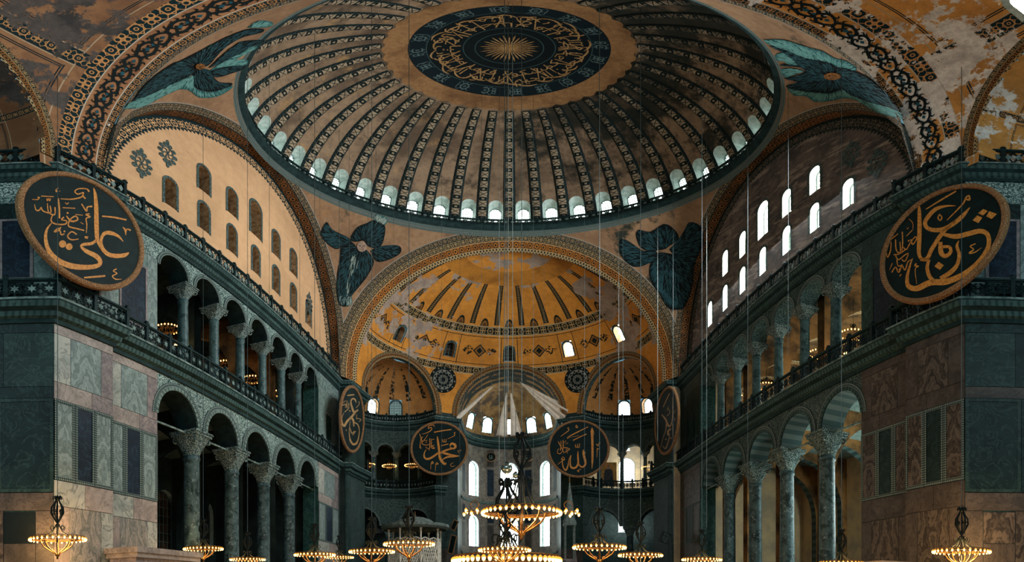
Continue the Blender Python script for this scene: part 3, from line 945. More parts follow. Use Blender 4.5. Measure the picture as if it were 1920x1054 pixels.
struct('ceiling_arch_east', mb, MT['band'], label='great east arch with painted strap bands before the apse semidome', cat='arch')
for sg, nm in ((-1, 'north'), (1, 'south')):
    mb = MB()
    mb.grid(lambda a, x: Vector((sg*x, D - S*cos(a/S), ZS + S*sin(a/S))), lin(-.6, pi*S + .6, 80), lin(S, S + .85, 3), 0, lambda a, x: (a, x - S))
    struct('ceiling_arch_' + nm, mb, MT['narrow'])
    # tympanum wall with two rows of arched windows
    xw = S + .8
    wins = [(D + k*3.05, .46, 24.85, 2.45) for k in range(-3, 4)] + [(D + k*3.05, .52 if k else .72, 28.5 if k else 28.5, 2.6 if k else 3.7) for k in range(-2, 3)]
    blind = [(D + k*3.05, .8, 22.6, 1.5) for k in range(-4, 5)]
    holes = [arch_pts(y, r, z, z + h - r, 10) for y, r, z, h in wins]
    outer = [(D - S - .1, 21.5), (D - S - .1, ZS)] + [(D - (S + .1)*cos(pi*k/60), ZS + (S + .1)*sin(pi*k/60)) for k in range(61)] + [(D + S + .1, 21.5)]
    mb = MB(); fn = lambda u, v, d: Vector((sg*(xw + d), u, v))
    mb.pierced(outer, holes, fn, 1.1, 0, 1)
    for y, r, z, h in wins:     # dark scalloped border round each window
        o = arch_pts(y, r + .22, z - .12, z + h - r, 10); i = arch_pts(y, r, z, z + h - r, 10)
        for a, b, c, d in zip(o, o[1:], i[1:], i): mb.face([fn(*p, -.03) for p in (a, b, c, d)], 2)
    for y, r, z, h in blind:
        o = arch_pts(y, r, z, z + .4, 10, .95); i = arch_pts(y, r - .16, z, z + .4, 10, .8)
        for a, b, c, d in zip(o, o[1:], i[1:], i): mb.face([fn(*p, -.04) for p in (a, b, c, d)], 3)
    # painted rosettes high on the west side
    for y, z, s_ in ((18.9, 27.1, 1.0), (20.9, 29.7, 1.0)) + (((39.6, 27.2, .9),) if sg < 0 else ()):
        for k in range(10):
            a = 2*pi*k/10
            mb.disc(y + .62*s_*cos(a), z + .92*s_*sin(a), .2*s_, lambda p, q: fn(p, q, -.03), 2, 8)
        o = [(y + .5*s_*cos(2*pi*k/20), z + .72*s_*sin(2*pi*k/20)) for k in range(20)]; i = [(y + .42*s_*cos(2*pi*k/20), z + .62*s_*sin(2*pi*k/20)) for k in range(20)]
        for k in range(20): mb.face([fn(*p, -.035) for p in (o[k], o[(k+1) % 20], i[(k+1) % 20], i[k])], 2)
        for k in range(6): mb.stroke([(y, z, .06), (y + .3*s_*cos(k*1.05), z + .45*s_*sin(k*1.05), .1), (y + .4*s_*cos(k*1.05 + .5), z + .5*s_*sin(k*1.05 + .5), .04)], lambda p, q: fn(p, q, -.035), 2)
        for zz in (z + 1.2*s_, z - 1.2*s_): mb.disc(y, zz, .14*s_, lambda p, q: fn(p, q, -.03), 2, 8, .25*s_)
    struct('wall_' + nm + '_tympanum', mb, [MT['tymp_n' if sg < 0 else 'tymp_s'], MT['revealw'] if sg < 0 else MT['reveal'], MT['revealk'], MT['grey']],
           label=('ochre' if sg < 0 else 'grey worn') + ' wall filling the arch above the ' + ('north' if sg < 0 else 'south') + ' gallery', cat='wall')
    for j, (y, r, z, h) in enumerate(wins):
        place_window((sg*(xw + (.75 if sg < 0 else .5)), y, z), (-sg, 0), 2*r, h, 'pane' if sg > 0 else 'pane_dark', 3, 5)

# ------------------------------------------------------------------ plan path of the church wall, north side, walked eastwards; nave lies to the right
C0 = Vector((0, 47.0)); R0 = 14.5
PHI = R(55); RE = 5.2
NE = Vector((-sin(PHI), cos(PHI))); CE = C0 + NE*R0            # exedra centre
AX = (2*R0*R0 - RE*RE)/(2*R0)
HX = sqrt(R0*R0 - AX*AX)
TE = Vector((NE.y, -NE.x))                                     # along the chord, towards the apse
EA = C0 + NE*AX - TE*HX; EB = C0 + NE*AX + TE*HX
def exedra_arc(n):
    a0 = atan2(EA.y - CE.y, EA.x - CE.x); a1 = atan2(EB.y - CE.y, EB.x - CE.x)
    if a0 < a1: a0 += 2*pi
    return [CE + Vector((cos(a0 + (a1 - a0)*k/n), sin(a0 + (a1 - a0)*k/n)))*RE for k in range(n + 1)]
BX, BY = 5.85, 60.3
APC = Vector((0, 64.5)); RA = 5.85
diag = Vector((-.656, -.7547))
WCOR = Vector((-15.0, 13.06))
P_near = [WCOR + diag*7.5, WCOR, Vector((-15.0, 16.3)), Vector((-15.35, 16.3))]
P_east = [Vector((-15.35, 46.3)), Vector((-14.5, 46.5)), Vector((-14.5, 47.4)), EA]
P_apse = [EB, Vector((-BX, BY)), Vector((-BX, 64.5))] + [APC + Vector((-cos(pi/2*k/8), sin(pi/2*k/8)))*RA for k in range(1, 9)]
def mitre(pts, sg=-1, off=0.0):
    """path tuples with outward (nave side) normals, mirrored for the south side"""
    out = []; n = len(pts)
    for i, p in enumerate(pts):
        ns = []
        for a, b in ((i-1, i), (i, i+1)):
            if a < 0 or b >= n: continue
            d = pts[b] - pts[a]
            if d.length < 1e-6: continue
            d.normalize(); ns.append(Vector((d.y, -d.x)))
        m = ns[0] if len(ns) == 1 else (ns[0] + ns[1])
        if len(ns) == 2:
            l2 = m.length_squared; m = m*(2/l2) if l2 > .3 else ns[0]
        q = p + m*off
        out.append((q.x, q.y, m.x, m.y) if sg < 0 else (-q.x, q.y, -m.x, m.y))
    return out
CORN = [(-.2, 12.6, 1), (.1, 12.6, 1), (.12, 12.8, 0), (.26, 12.86, 0), (.3, 13.08, 1), (.5, 13.2, 0), (.56, 13.45, 1), (.6, 13.5, 2), (.6, 13.6, 2), (-.3, 13.6, 2)]
CORN_UP = [(o*.85, z + 8.3, m) for o, z, m in CORN]
full = P_near + P_east + exedra_arc(14)[1:-1] + P_apse
gall = P_near + P_east + exedra_arc(14)[1:-1] + [EB, Vector((-7.2, 59.62))]
for sg, nm in ((-1, 'north'), (1, 'south')):
    cm = [MT['mould'], MT['dstone'], MT['lead']]
    mb = MB(); mb.sweep(CORN, mitre(gall, sg)); struct(trim_name(), mb, cm)
    mb = MB(); mb.sweep(CORN_UP, mitre(full, sg)); struct(trim_name(), mb, cm)
    mb = MB(); mb.sweep([(-.25, 21.8), (-.25, 23.4), (-3.5, 23.5)], mitre(P_near[:2] + [Vector((-15.0, 13.6))], sg)); struct('wall_%s_ledge' % nm, mb, MT['west'])
    mb = MB(); mb.sweep([(-.12, 21.8), (-.12, 23.3), (-2.5, 23.4)], mitre(P_east, sg)); struct('wall_%s_east_ledge' % nm, mb, MT['dark'])
    # stilted wall strip between upper cornice and vaults in the east end
    mb = MB(); pth = mitre(P_east[1:] + exedra_arc(14)[1:-1] + P_apse, sg)
    mb.sweep([(-.05, 21.8), (-.05, 22.65)], pth); struct('wall_%s_stilt' % nm, mb, MT['dark'])
# ------------------------------------------------------------------ nave side walls: arcades, piers, galleries
def panels(mb, fn, rows, d=-.03):
    """inlaid marble slabs: rows of (u0,u1,z0,z1,mat[,frame])"""
    for r in rows:
        u0, u1, z0, z1, m = r[:5]; fr = r[5] if len(r) > 5 else None
        P = lambda u, z, dd: fn(u, z, dd)
        g = .012
        a, b, c, e = u0 + g, u1 - g, z0 + g, z1 - g
        if fr is not None:
            w = .13
            for q in ((a, b, c, c + w), (a, b, e - w, e), (a, a + w, c + w, e - w), (b - w, b, c + w, e - w)):
                mb.face([P(q[0], q[2], d*1.8), P(q[1], q[2], d*1.8), P(q[1], q[3], d*1.8), P(q[0], q[3], d*1.8)], fr, [(q[0], q[2]), (q[1], q[2]), (q[1], q[3]), (q[0], q[3])])
            a += w; b -= w; c += w; e -= w
        uc = (a + b)/2
        k = [(a, c), (b, c), (b, e), (a, e)]
        mb.face([P(u, z, d) for u, z in k], m, [(u - uc, z) for u, z in k])
        for i in range(4):
            p, q = k[i], k[(i+1) % 4]
            mb.face([P(*p, d), P(*q, d), P(*q, 0.02), P(*p, 0.02)], m, [(0, 0)]*4)
PM = ['grey', 'pale', 'pink', 'rose', 'green', 'navy', 'dgreen', 'dark', 'brown', 'book', 'bookg', 'bookb', 'dots', 'span', 'dstone', 'diag', 'diagd']
PI_ = {k: i for i, k in enumerate(PM)}
pmats = [MT[k] for k in PM]
def pier_rows(a, b, lit=True, flip=False):
    g = lambda f: a + (b - a)*f
    L = PI_
    beige, pink, gr, pan, nav, book = (L['pale'], L['pink'], L['grey'], L['bookg'], L['navy'], L['book']) if lit else (L['brown'], L['brown'], L['rose'], L['bookb'], L['diag'], L['bookb'])  # south palette is darker, shade of that side painted into the slabs
    return [(g(0), g(1), 12.15, 12.6, pink),
            (g(0), g(.26), 9.95, 12.15, beige), (g(.26), g(.78), 9.95, 12.15, pan), (g(.78), g(1), 9.95, 12.15, L['rose'] if lit else L['brown']),
            (g(0), g(.62), 9.2, 9.95, pink), (g(.62), g(1), 9.2, 9.95, L['rose'] if lit else L['brown']),
            (g(0), g(.33), 5.9, 9.2, pan, L['dots']), (g(.33), g(.66), 5.9, 9.2, nav, L['dots']), (g(.66), g(1), 5.9, 9.2, pan, L['dots']),
            (g(0), g(.5), 4.9, 5.9, beige), (g(.5), g(1), 4.9, 5.9, pink),
            (g(0), g(.24), .4, 4.9, pink), (g(.24), g(.78), .4, 4.9, book), (g(.78), g(1), .4, 4.9, beige), (g(0), g(1), 0, .4, L['dark'])]
def pier_upper(a, b, lit=True, far=False):
    g = lambda f: a + (b - a)*f; L = PI_
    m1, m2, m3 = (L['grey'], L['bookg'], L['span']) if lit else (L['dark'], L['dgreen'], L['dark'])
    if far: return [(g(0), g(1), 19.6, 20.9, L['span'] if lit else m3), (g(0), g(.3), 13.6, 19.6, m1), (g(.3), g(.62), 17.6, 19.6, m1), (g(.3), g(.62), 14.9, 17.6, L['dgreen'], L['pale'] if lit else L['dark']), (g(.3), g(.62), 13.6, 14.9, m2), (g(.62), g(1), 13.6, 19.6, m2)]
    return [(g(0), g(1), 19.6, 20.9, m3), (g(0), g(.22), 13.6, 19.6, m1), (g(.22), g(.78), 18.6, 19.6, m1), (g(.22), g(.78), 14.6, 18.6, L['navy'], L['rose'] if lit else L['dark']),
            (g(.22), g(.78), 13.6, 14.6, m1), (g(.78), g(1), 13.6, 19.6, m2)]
COLY = [23.6 + 4.3*k for k in range(4)]
GALY = [22.65 + 3.06*k for k in range(6)]
XA = 15.35
def col_parts(h, r0, r1, ch, half, base=.5, mc='col', mk='cap'):
    """shaft, capital, base meshes for a column of total height h (local, base at z=0)"""
    b = MB(); b.box((0, 0, .12*base/.5), (half*1.7, half*1.7, .24*base/.5))
    z = .24*base/.5
    b.lathe([(r0*1.45, z), (r0*1.5, z + .08), (r0*1.35, z + .14), (r0*1.2, z + .17), (r0*1.3, z + .24), (r0*1.1, z + .3)], n=20)
    zs_ = base; ze = h - ch
    s = MB(); s.lathe([(r0*1.06, zs_), (r0, zs_ + .2), (r0*.995, zs_ + (ze - zs_)*.35), (r1, ze - .3), (r1*1.03, ze - .28), (r1*1.12, ze - .22), (r1*1.12, ze - .12), (r1*1.03, ze - .08), (r1*1.02, ze)], n=24)
    c = MB(); n = 32; lev = 10
    ring = []
    for j in range(lev + 1):
        t = j/lev; e = 2 + 9*t*t
        w = r1*1.05 + (half*.98 - r1*1.05)*(t**1.6)
        row = []
        for i in range(n):
            a = 2*pi*i/n + pi/4*0; ca, sa = cos(a), sin(a)
            k = (abs(ca)**e + abs(sa)**e)**(-1/e)
            lobe = 1 + .05*cos(8*a)*sin(pi*t)
            row.append((w*k*ca*lobe, w*k*sa*lobe, ze + ch*.8*t))
        ring.append(row)
    i0 = len(c.v)
    for row in ring: c.v.extend(row)
    for j in range(lev):
        for i in range(n):
            i2 = (i+1) % n
            c.f.append((i0+j*n+i, i0+j*n+i2, i0+(j+1)*n+i2, i0+(j+1)*n+i)); c.m.append(0); c.sm.append(True); c.uv.append([(0,0)]*4)
    c.box((0, 0, h - ch*.15), (half*2.05, half*2.05, ch*.12)); c.box((0, 0, h - ch*.045), (half*2.2, half*2.2, ch*.09))
    for sx in (-1, 1):
        for sy in (-1, 1):       # corner volutes
            c.tube([(sx*half*.80 + sx*.11*cos(w)*.7, sy*half*.80 + sy*.11*cos(w)*.7, h - ch*.36 + .13*half/.7*sin(w)) for w in lin(0, 2*pi, 9)], .055*half/.7, 5)
    return s, c, b
def make_column(name, label, group, h, r0, r1, ch, half, base, mc, mk):
    t = thing(name, label, 'column', group=group)
    s, c, b = col_parts(h, r0, r1, ch, half, base)
    s.build('shaft', MT[mc], t); c.build('capital', MT[mk], t); b.build('base', MT['grey'], t)
    return t
_gc = make_column('nave_column', 'x', None, 10.35, .46, .42, 1.3, .78, .7, 'col', 'cap')
_uc = make_column('gallery_column', 'x', None, 5.75, .30, .27, .85, .56, .4, 'colr', 'cap2')
_used = {}
def put_column(proto, loc, label, group, rz=0):
    if proto.name not in _used:
        _used[proto.name] = 1; proto.location = loc; proto['label'] = label; proto['group'] = group; proto.rotation_euler = (0, 0, rz); return proto
    return dup(proto, loc, rz, label, group)

# lattice panels of the balustrades (1 m long unit along X, standing on z=0)
def lattice_mesh(kind):
    m = MB(); h = .78; t = .028
    for z in (.05, h - .03): m.box((.5, 0, z), (1, .05, .06))
    if kind == 0:       # star lattice
        for k in range(3):
            cx = .17 + .33*k; cz = .41
            for a in range(4):
                w = a*pi/4; m.tube([(cx - .19*cos(w), 0, cz - .33*sin(w)), (cx + .19*cos(w), 0, cz + .33*sin(w))], t, 4)
            m.tube([(cx + .13*cos(w), 0, cz + .2*sin(w)) for w in lin(0, 2*pi, 8)], t, 4)
            m.poly([(cx + (.10 if j % 2 else .05)*cos(j*pi/6), cz + (.17 if j % 2 else .08)*sin(j*pi/6)) for j in range(12)], lambda x, z: (x, -.03, z), 1)
    elif kind == 1:       # criss-cross
        for k in range(4):
            x0 = .25*k
            m.tube([(x0, 0, .08), (x0 + .25, 0, h - .06)], t, 4); m.tube([(x0 + .25, 0, .08), (x0, 0, h - .06)], t, 4)
            m.poly([(x0 + .125 + dx, .41 + dz) for dx, dz in ((-.085, 0), (0, -.2), (.085, 0), (0, .2))], lambda x, z: (x, -.03, z), 1); m.poly([(x0 + .125 + dx, .41 + dz) for dx, dz in ((-.085, 0), (0, -.2), (.085, 0), (0, .2))], lambda x, z: (x, .03, z), 1)
    else:       # leaf scroll
        for k in range(2):
            x0 = .5*k
            for sgn in (1, -1):
                m.tube([(x0 + .25 + sgn*p[0], 0, p[1]) for p in ((0, .08), (.12, .16), (.2, .3), (.16, .46), (.06, .42), (.08, .32))], t, 4)
                m.tube([(x0 + .25 + sgn*p[0], 0, p[1]) for p in ((0, .74), (.14, .66), (.22, .54), (.12, .5))], t, 4)
            m.poly([(x0 + .25 + .07*cos(j*pi/4), .4 + .16*sin(j*pi/4)) for j in range(8)], lambda x, z: (x, -.03, z), 1)
    me = m.build('lattice_panel', [MT['bronze'], MT['lead']])
    data = me.data; bpy.data.objects.remove(me); return data
LAT = [lattice_mesh(k) for k in range(3)]
def balustrade(pts, z, h, label, kind=0, step=1.75, name='balustrade', closed=False):
    """pts: list of (x,y) along the run"""
    t = thing(name, label, 'balustrade', (pts[0][0], pts[0][1], z))
    o = Vector((pts[0][0], pts[0][1], 0)); rail = MB(); post = None
    P = [Vector((p[0], p[1], 0)) for p in pts]
    hk = h/.85
    for a, b in zip(P, P[1:]):
        L = (b - a).length
        if L < .25: continue
        n = max(1, round(L/step)); d = (b - a)/n; ang = atan2(d.y, d.x)
        mid = (a + b)/2 - o
        rail.box((mid.x, mid.y, h - .04), (L + .1, .18, .1), 0, ang); rail.box((mid.x, mid.y, .04), (L + .1, .16, .08), 0, ang)
        for k in range(n):
            p = a + d*k - o
            c = bpy.data.objects.new('lattice_panel', LAT[kind]); COL.objects.link(c); c.parent = t
            c.location = (p.x, p.y, .02); c.rotation_euler = (0, 0, ang); c.scale = (d.length, 1, hk*.98)
            if post is None:
                pm = MB(); pm.box((0, 0, h/2), (.17, .17, h)); pm.box((0, 0, h + .05), (.22, .22, .1)); pm.lathe([(.1, h + .1), (.12, h + .18), (.05, h + .26), (0.005, h + .28)], n=8)
                q = pm.build('post', MT['bronze'], t); post = q
            else:
                q = bpy.data.objects.new('post', post.data); COL.objects.link(q); q.parent = t
            q.location = (p.x, p.y, 0); q.rotation_euler = (0, 0, ang)
    rail.build('rail', MT['dstone'], t)
    return t

for sg, nm, sd in ((-1, 'north', 'left'), (1, 'south', 'right')):
    lit = sg < 0
    W = lambda u, v, d: Vector((sg*(XA + d), u, v))
    # ---- ground arcade wall
    r = 1.68
    cen = [21.45 + 4.3*k for k in range(5)]
    low = []
    for c in cen: low += [(c - r*cos(pi*k/16), 10.35 + r*sin(pi*k/16)) for k in range(17)]
    outer = [(19.5, 12.7), (19.5, 10.35)] + low + [(41.3, 10.35), (41.3, 12.7)]
    mb = MB(); mb.pierced(outer, [], W, 1.35, 0, 1, back=True)
    for c in cen:
        arc = [(c - r*cos(pi*k/16), 10.35 + r*sin(pi*k/16)) for k in range(17)]
        mb.rim(arc, W, 1.35, 1, closed=False)
        o = [(c - (r + .42)*cos(pi*k/16), 10.35 + (r + .42)*sin(pi*k/16)) for k in range(17)]
        i2 = [(c - (r + .2)*cos(pi*k/16), 10.35 + (r + .2)*sin(pi*k/16)) for k in range(17)]
        for k in range(16):
            mb.face([W(*p, -.05) for p in (o[k], o[k+1], i2[k+1], i2[k])], 2, [(k*.33, 0), (k*.33 + .33, 0), (k*.33 + .33, .16), (k*.33, .16)])
            mb.face([W(*p, -.08) for p in (i2[k], i2[k+1], arc[k+1], arc[k])], 3, [(k*.33, 0), (k*.33 + .33, 0), (k*.33 + .33, .16), (k*.33, .16)])
    for k in range(5):
        if k < 4: mb.box((sg*(XA + .67), COLY[k], 10.38), (1.36, .86, .12), 3)
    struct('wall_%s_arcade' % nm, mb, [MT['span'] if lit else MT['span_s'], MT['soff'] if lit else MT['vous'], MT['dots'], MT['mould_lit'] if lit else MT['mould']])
    # ---- gallery arcade wall
    r2 = 1.16; cen2 = [21.12 + 3.06*k for k in range(7)]
    low = []
    for c in cen2: low += [(c - r2*cos(pi*k/14), 19.4 + r2*sin(pi*k/14)) for k in range(15)]
    outer = [(19.5, 21.05), (19.5, 19.4)] + low + [(41.3, 19.4), (41.3, 21.05)]
    mb = MB(); mb.pierced(outer, [], W, 1.1, 0, 1, back=True)
    for c in cen2:
        arc = [(c - r2*cos(pi*k/14), 19.4 + r2*sin(pi*k/14)) for k in range(15)]
        mb.rim(arc, W, 1.1, 1, closed=False)
        o = [(c - (r2 + .26)*cos(pi*k/14), 19.4 + (r2 + .26)*sin(pi*k/14)) for k in range(15)]
        for k in range(14):
            mb.face([W(*p, -.05) for p in (o[k], o[k+1], arc[k+1], arc[k])], 2, [(k*.26, 0), (k*.26 + .26, 0), (k*.26 + .26, .16), (k*.26, .16)])
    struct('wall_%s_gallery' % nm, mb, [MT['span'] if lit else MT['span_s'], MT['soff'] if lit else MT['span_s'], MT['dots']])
    # ---- gallery floor, ceiling, back wall, aisle wall
    mb = MB(); mb.box((sg*21, 30.5, 13.1), (10.6, 23.4, .9)); struct('floor_%s_gallery' % nm, mb, MT['grey'])
    mb = MB(); mb.box((sg*21, 30.5, 21.4), (10.6, 23.4, .5)); struct('ceiling_%s_gallery' % nm, mb, MT['soff'] if lit else MT['vault'])
    B = lambda u, v, d: Vector((sg*(25.6 + d), u, v))
    mb = MB()
    hl = [arch_pts(y, .9, 15.0, 17.6, 8) for y in (21.6, 25.8, 30, 34.2, 38.4)] + [arch_pts(y, 1.3, 5.0, 8.6, 8) for y in ((22, 28, 34, 40) if lit else (20.9, 25.4, 29.9))]
    mb.pierced([(14, 0), (44, 0), (44, 21.3), (14, 21.3)], hl, B, .5, 0, 1)
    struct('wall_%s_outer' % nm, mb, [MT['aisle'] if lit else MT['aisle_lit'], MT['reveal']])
    for y in (21.6, 25.8, 30, 34.2, 38.4): place_window((sg*26.0, y, 15.0), (-sg, 0), 1.8, 3.5, 'pane_dim' if lit else 'pane_cool', 4, 6)
    for y in ((22, 28, 34, 40) if lit else (20.9, 25.4, 29.9)): place_window((sg*26.0, y, 5.0), (-sg, 0), 2.6, 4.9, 'pane_dark' if lit else 'pane_cool', 5, 7)  # south ones placed out of sight to light the aisle
    if not lit:
        place_window((24.0, 19.55, 4.2), (0, 1), 2.2, 5.0, 'pane_cool', 4, 7); place_window((23.6, 19.55, 15.2), (0, 1), 2.0, 3.4, 'pane_cool', 4, 6)  # unseen windows added in the end wall to light aisle and gallery
    for y in (19.2, 42.0):
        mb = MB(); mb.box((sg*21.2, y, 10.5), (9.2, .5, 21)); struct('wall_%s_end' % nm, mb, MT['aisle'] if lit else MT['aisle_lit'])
    for j, y in enumerate((24.9, 29.9, 34.9, 38.8)):
        for z0, zr, tag_ in ((13.6, 16.6, 'gallery'), (0, 8.0, 'aisle')):
            mb = MB(); rr = 3.9; cx = 21.25; top = 21.2 if z0 else 12.7
            arc = [(cx - rr*cos(pi*k/16), zr + rr*sin(pi*k/16)*(1.0 if z0 else 1.05)) for k in range(17)]
            F = lambda u, v, d: Vector((sg*u, y + d, v))
            mb.pierced([(16.7, top), (16.7, z0), (cx - rr, z0)] + arc + [(cx + rr, z0), (25.6, z0), (25.6, top)], [], F, .7, 0, 1, back=True)
            mb.rim([(cx - rr, z0)] + arc + [(cx + rr, z0)], F, .7, 1, closed=False)
            struct('trim_%s_%s_arch' % (nm, tag_), mb, [MT['vault'] if (z0 and j in (1, 2)) or not lit else MT['aisle'], (MT['ptd'] if not lit or j == 1 else MT['soff']) if z0 else (MT['soff'] if lit else MT['vous'])])
    # ---- columns
    for k, y in enumerate(COLY):
        put_column(_gc, (sg*(XA + .65), y, 0), '%s tall green marble column from the near pier in the %s ground arcade' % (ORD[k], sd), 'ground arcade columns on the %s' % sd)
    for k, y in enumerate(GALY):
        put_column(_uc, (sg*(XA + .55), y, 13.6), '%s slim gallery column from the near pier in the %s gallery' % (ORD[k], sd), 'gallery columns on the %s' % sd)
    # ---- near pier, far pier
    mb = MB()
    def facefn(a, b):
        a2, b2 = Vector((a.x, a.y)), Vector((b.x, b.y)); d = (b2 - a2).normalized(); n = Vector((d.y, -d.x))
        def f(u, v, dd):
            p = a2 + d*u - n*dd
            return Vector((p.x if sg < 0 else -p.x, p.y, v))
        return f, (b2 - a2).length
    segs = [(P_near[0], P_near[1], 'diag'), (P_near[1], P_near[2], 'n'), (Vector((-15.35, 16.3)), Vector((-15.35, 19.75)), 'n'), (Vector((-15.35, 41.0)), Vector((-15.35, 46.3)), 'n')]
    for a, b, kd in segs:
        f, L = facefn(a, b)
        mb.face([f(0, 0, 0), f(L, 0, 0), f(L, 21.2, 0), f(0, 21.2, 0)], PI_['diag'])
        if kd == 'diag':
            L2 = 3.75
            for q in range(2):
                e0, e1 = L - L2*(q + 1), L - L2*q
                g = lambda t_: e0 + (e1 - e0)*t_
                K = PI_
                panels(mb, f, [(g(0), g(1), 12.15, 12.6, K['diag']), (g(0), g(.5), 9.7, 12.15, K['diag']), (g(.5), g(1), 9.7, 12.15, K['dark']), (g(0), g(1), 9.2, 9.7, K['diag'] if lit else K['brown']),
                               (g(0), g(.44), 5.4, 9.2, K['diagd'], K['diag']), (g(.44), g(1), 5.4, 9.2, K['diag'], K['dark']),
                               (g(0), g(1), 4.7, 5.4, K['brown']), (g(0), g(.5), .4, 4.7, K['bookb']), (g(.5), g(.82), 3.45, 4.65, K['diagd'] if lit else K['bookb']), (g(.5), g(.82), .4, 3.45, K['brown']), (g(.82), g(1), .4, 4.7, K['brown'])])
                panels(mb, f, [(g(0), g(1), 19.4, 20.9, K['span']), (g(0), g(.45), 13.6, 19.4, K['bookg']), (g(.45), g(.8), 14.8, 18.4, K['navy'], K['rose']), (g(.8), g(1), 13.6, 19.4, K['bookg'])])
        else:
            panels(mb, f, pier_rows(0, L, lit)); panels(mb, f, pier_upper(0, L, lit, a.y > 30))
    for a, b, z0, z1 in ((P_near[2], P_near[3], 0, 21.2), (Vector((-15.35, 46.3)), Vector((-14.5, 46.5)), 0, 21.2), (Vector((-14.5, 46.5)), Vector((-14.5, 47.4)), 0, 21.2), (Vector((-14.5, 47.4)), EA, 0, 21.2)):
        f, L = facefn(a, b); mb.face([f(0, z0, 0), f(L, z0, 0), f(L, z1, 0), f(0, z1, 0)], PI_['dark'])
    for y in (19.75, 41.0):     # jambs of the first and last arch
        mb.face([(sg*15.35, y, 0), (sg*16.7, y, 0), (sg*16.7, y, 21.2), (sg*15.35, y, 21.2)], PI_['dgreen'])
    # springing block of the great west arch
    struct('wall_%s_piers' % nm, mb, pmats)
    # ---- balustrades
    def mir(pts, off): return [(p[0], p[1]) for p in mitre(pts, sg, off)]
    gp = mir(gall, .42)
    balustrade(gp[:3] + [(sg*(-1)*-1*14.58, 16.7) if False else gp[3]] + [gp[4]], ZG, 1.0, '%s gallery balustrade of dark pierced panels above the ground arcade' % sd, 0)
    up = mir(full, .34)
    balustrade(up[:5], ZC, 1.1, '%s upper balustrade of dark lattice below the windowed arch wall' % sd, 1, 1.6)
    ex = exedra_arc(14)
    exu = mir([EA] + ex[1:-1] + [EB], .3)
    balustrade(exu[::2], ZC, .8, 'dark railing on the high ledge of the %s exedra beside the apse' % sd, 1, 1.5)
    balustrade(exu[::2], ZG, 1.0, 'pierced parapet of the %s exedra gallery beside the apse' % sd, 0, 1.5)
balustrade([(14.62*cos(2*pi*k/40), D + 14.62*sin(2*pi*k/40)) for k in range(41)], 38.66, .62, 'dark openwork railing round the foot of the great dome', 1, 3.0)
# ------------------------------------------------------------------ east end: semidome, exedrae, apse
SC3 = Vector((0, 47.0, ZS))
CE3 = {-1: Vector((CE.x, CE.y, ZS)), 1: Vector((-CE.x, CE.y, ZS))}
def semi_pt(az, la, d=0.0):
    a, l = R(az), R(la); r = R0 + d
    return SC3 + Vector((r*cos(l)*sin(a), r*cos(l)*cos(a), r*sin(l)))
SWIN = [(-62, 0), (-31, 0), (0, 0), (31, 1), (62, 1)]
WH = (2.9, 27.2, 34.8)         # half width and heights in degrees
def keep_semi(p):
    for sg in (-1, 1):
        if (p - CE3[sg]).length < RE: return False
    if p.y > 58 and hypot(p.x, p.z - ZS) < 5.8: return False
    d = p - SC3; la = math.degrees(asin(max(-1, min(1, d.z/d.length)))); az = math.degrees(atan2(d.x, d.y))
    for a, _ in SWIN:
        if abs(az - a) < WH[0] and WH[1] < la < WH[2]: return False
    return True
mb = MB()
mb.grid(lambda a, l: semi_pt(a, l), lin(-91, 91, 260), [l for l in lin(0, 88, 132)], 0, keep=keep_semi)
for a, on in SWIN:
    hole = arch_pts(0, WH[0], WH[1], WH[2] - WH[0]*1.0, 8)
    fn = lambda u, v, d, a=a: semi_pt(a + u, v, d)
    mb.rim([(-WH[0], WH[1])] + [(-WH[0], WH[2]), (WH[0], WH[2]), (WH[0], WH[1])] + [(-WH[0], WH[1])], fn, .05, 1, closed=False)
    sq = [(-WH[0] - .3, WH[1] - .2), (-WH[0] - .3, WH[2] + .3), (WH[0] + .3, WH[2] + .3), (WH[0] + .3, WH[1] - .2)]
    # spandrels above the arched head and border
    A = arch_pts(0, WH[0]*.86, WH[1], WH[2] - WH[0]*1.05, 10)
    o = [(-WH[0] - .3, WH[1])] + [(-(WH[0] + .3)*cos(pi*k/10), (WH[2] + .3 - 3.0) + 3.2*sin(pi*k/10)) for k in range(11)] + [(WH[0] + .3, WH[1])]
    for p, q, s_, t_ in zip(o, o[1:], A[1:], A): mb.face([fn(*p, -.05), fn(*q, -.05), fn(*s_, -.05), fn(*t_, -.05)], 2)
    mb.rim(A, fn, 1.0, 1)
mb.grid(lambda a, r: SC3 + Vector((r*cos(R(a)), 0, r*sin(R(a)))), lin(-2, 182, 90), [S - .97, S + .1], 2)
struct('ceiling_semidome_east', mb, [MT['semi'], MT['revealw'], MT['revealk']], label='golden ribbed semidome over the apse below the great dome', cat='semidome')
for a, on in SWIN:
    p = semi_pt(a, WH[1] + .2, .75)
    place_window(p, (-sin(R(a)), -cos(R(a))), 1.25, 2.15, 'pane' if on else 'pane_dark', 3, 5, tilt=R(27))

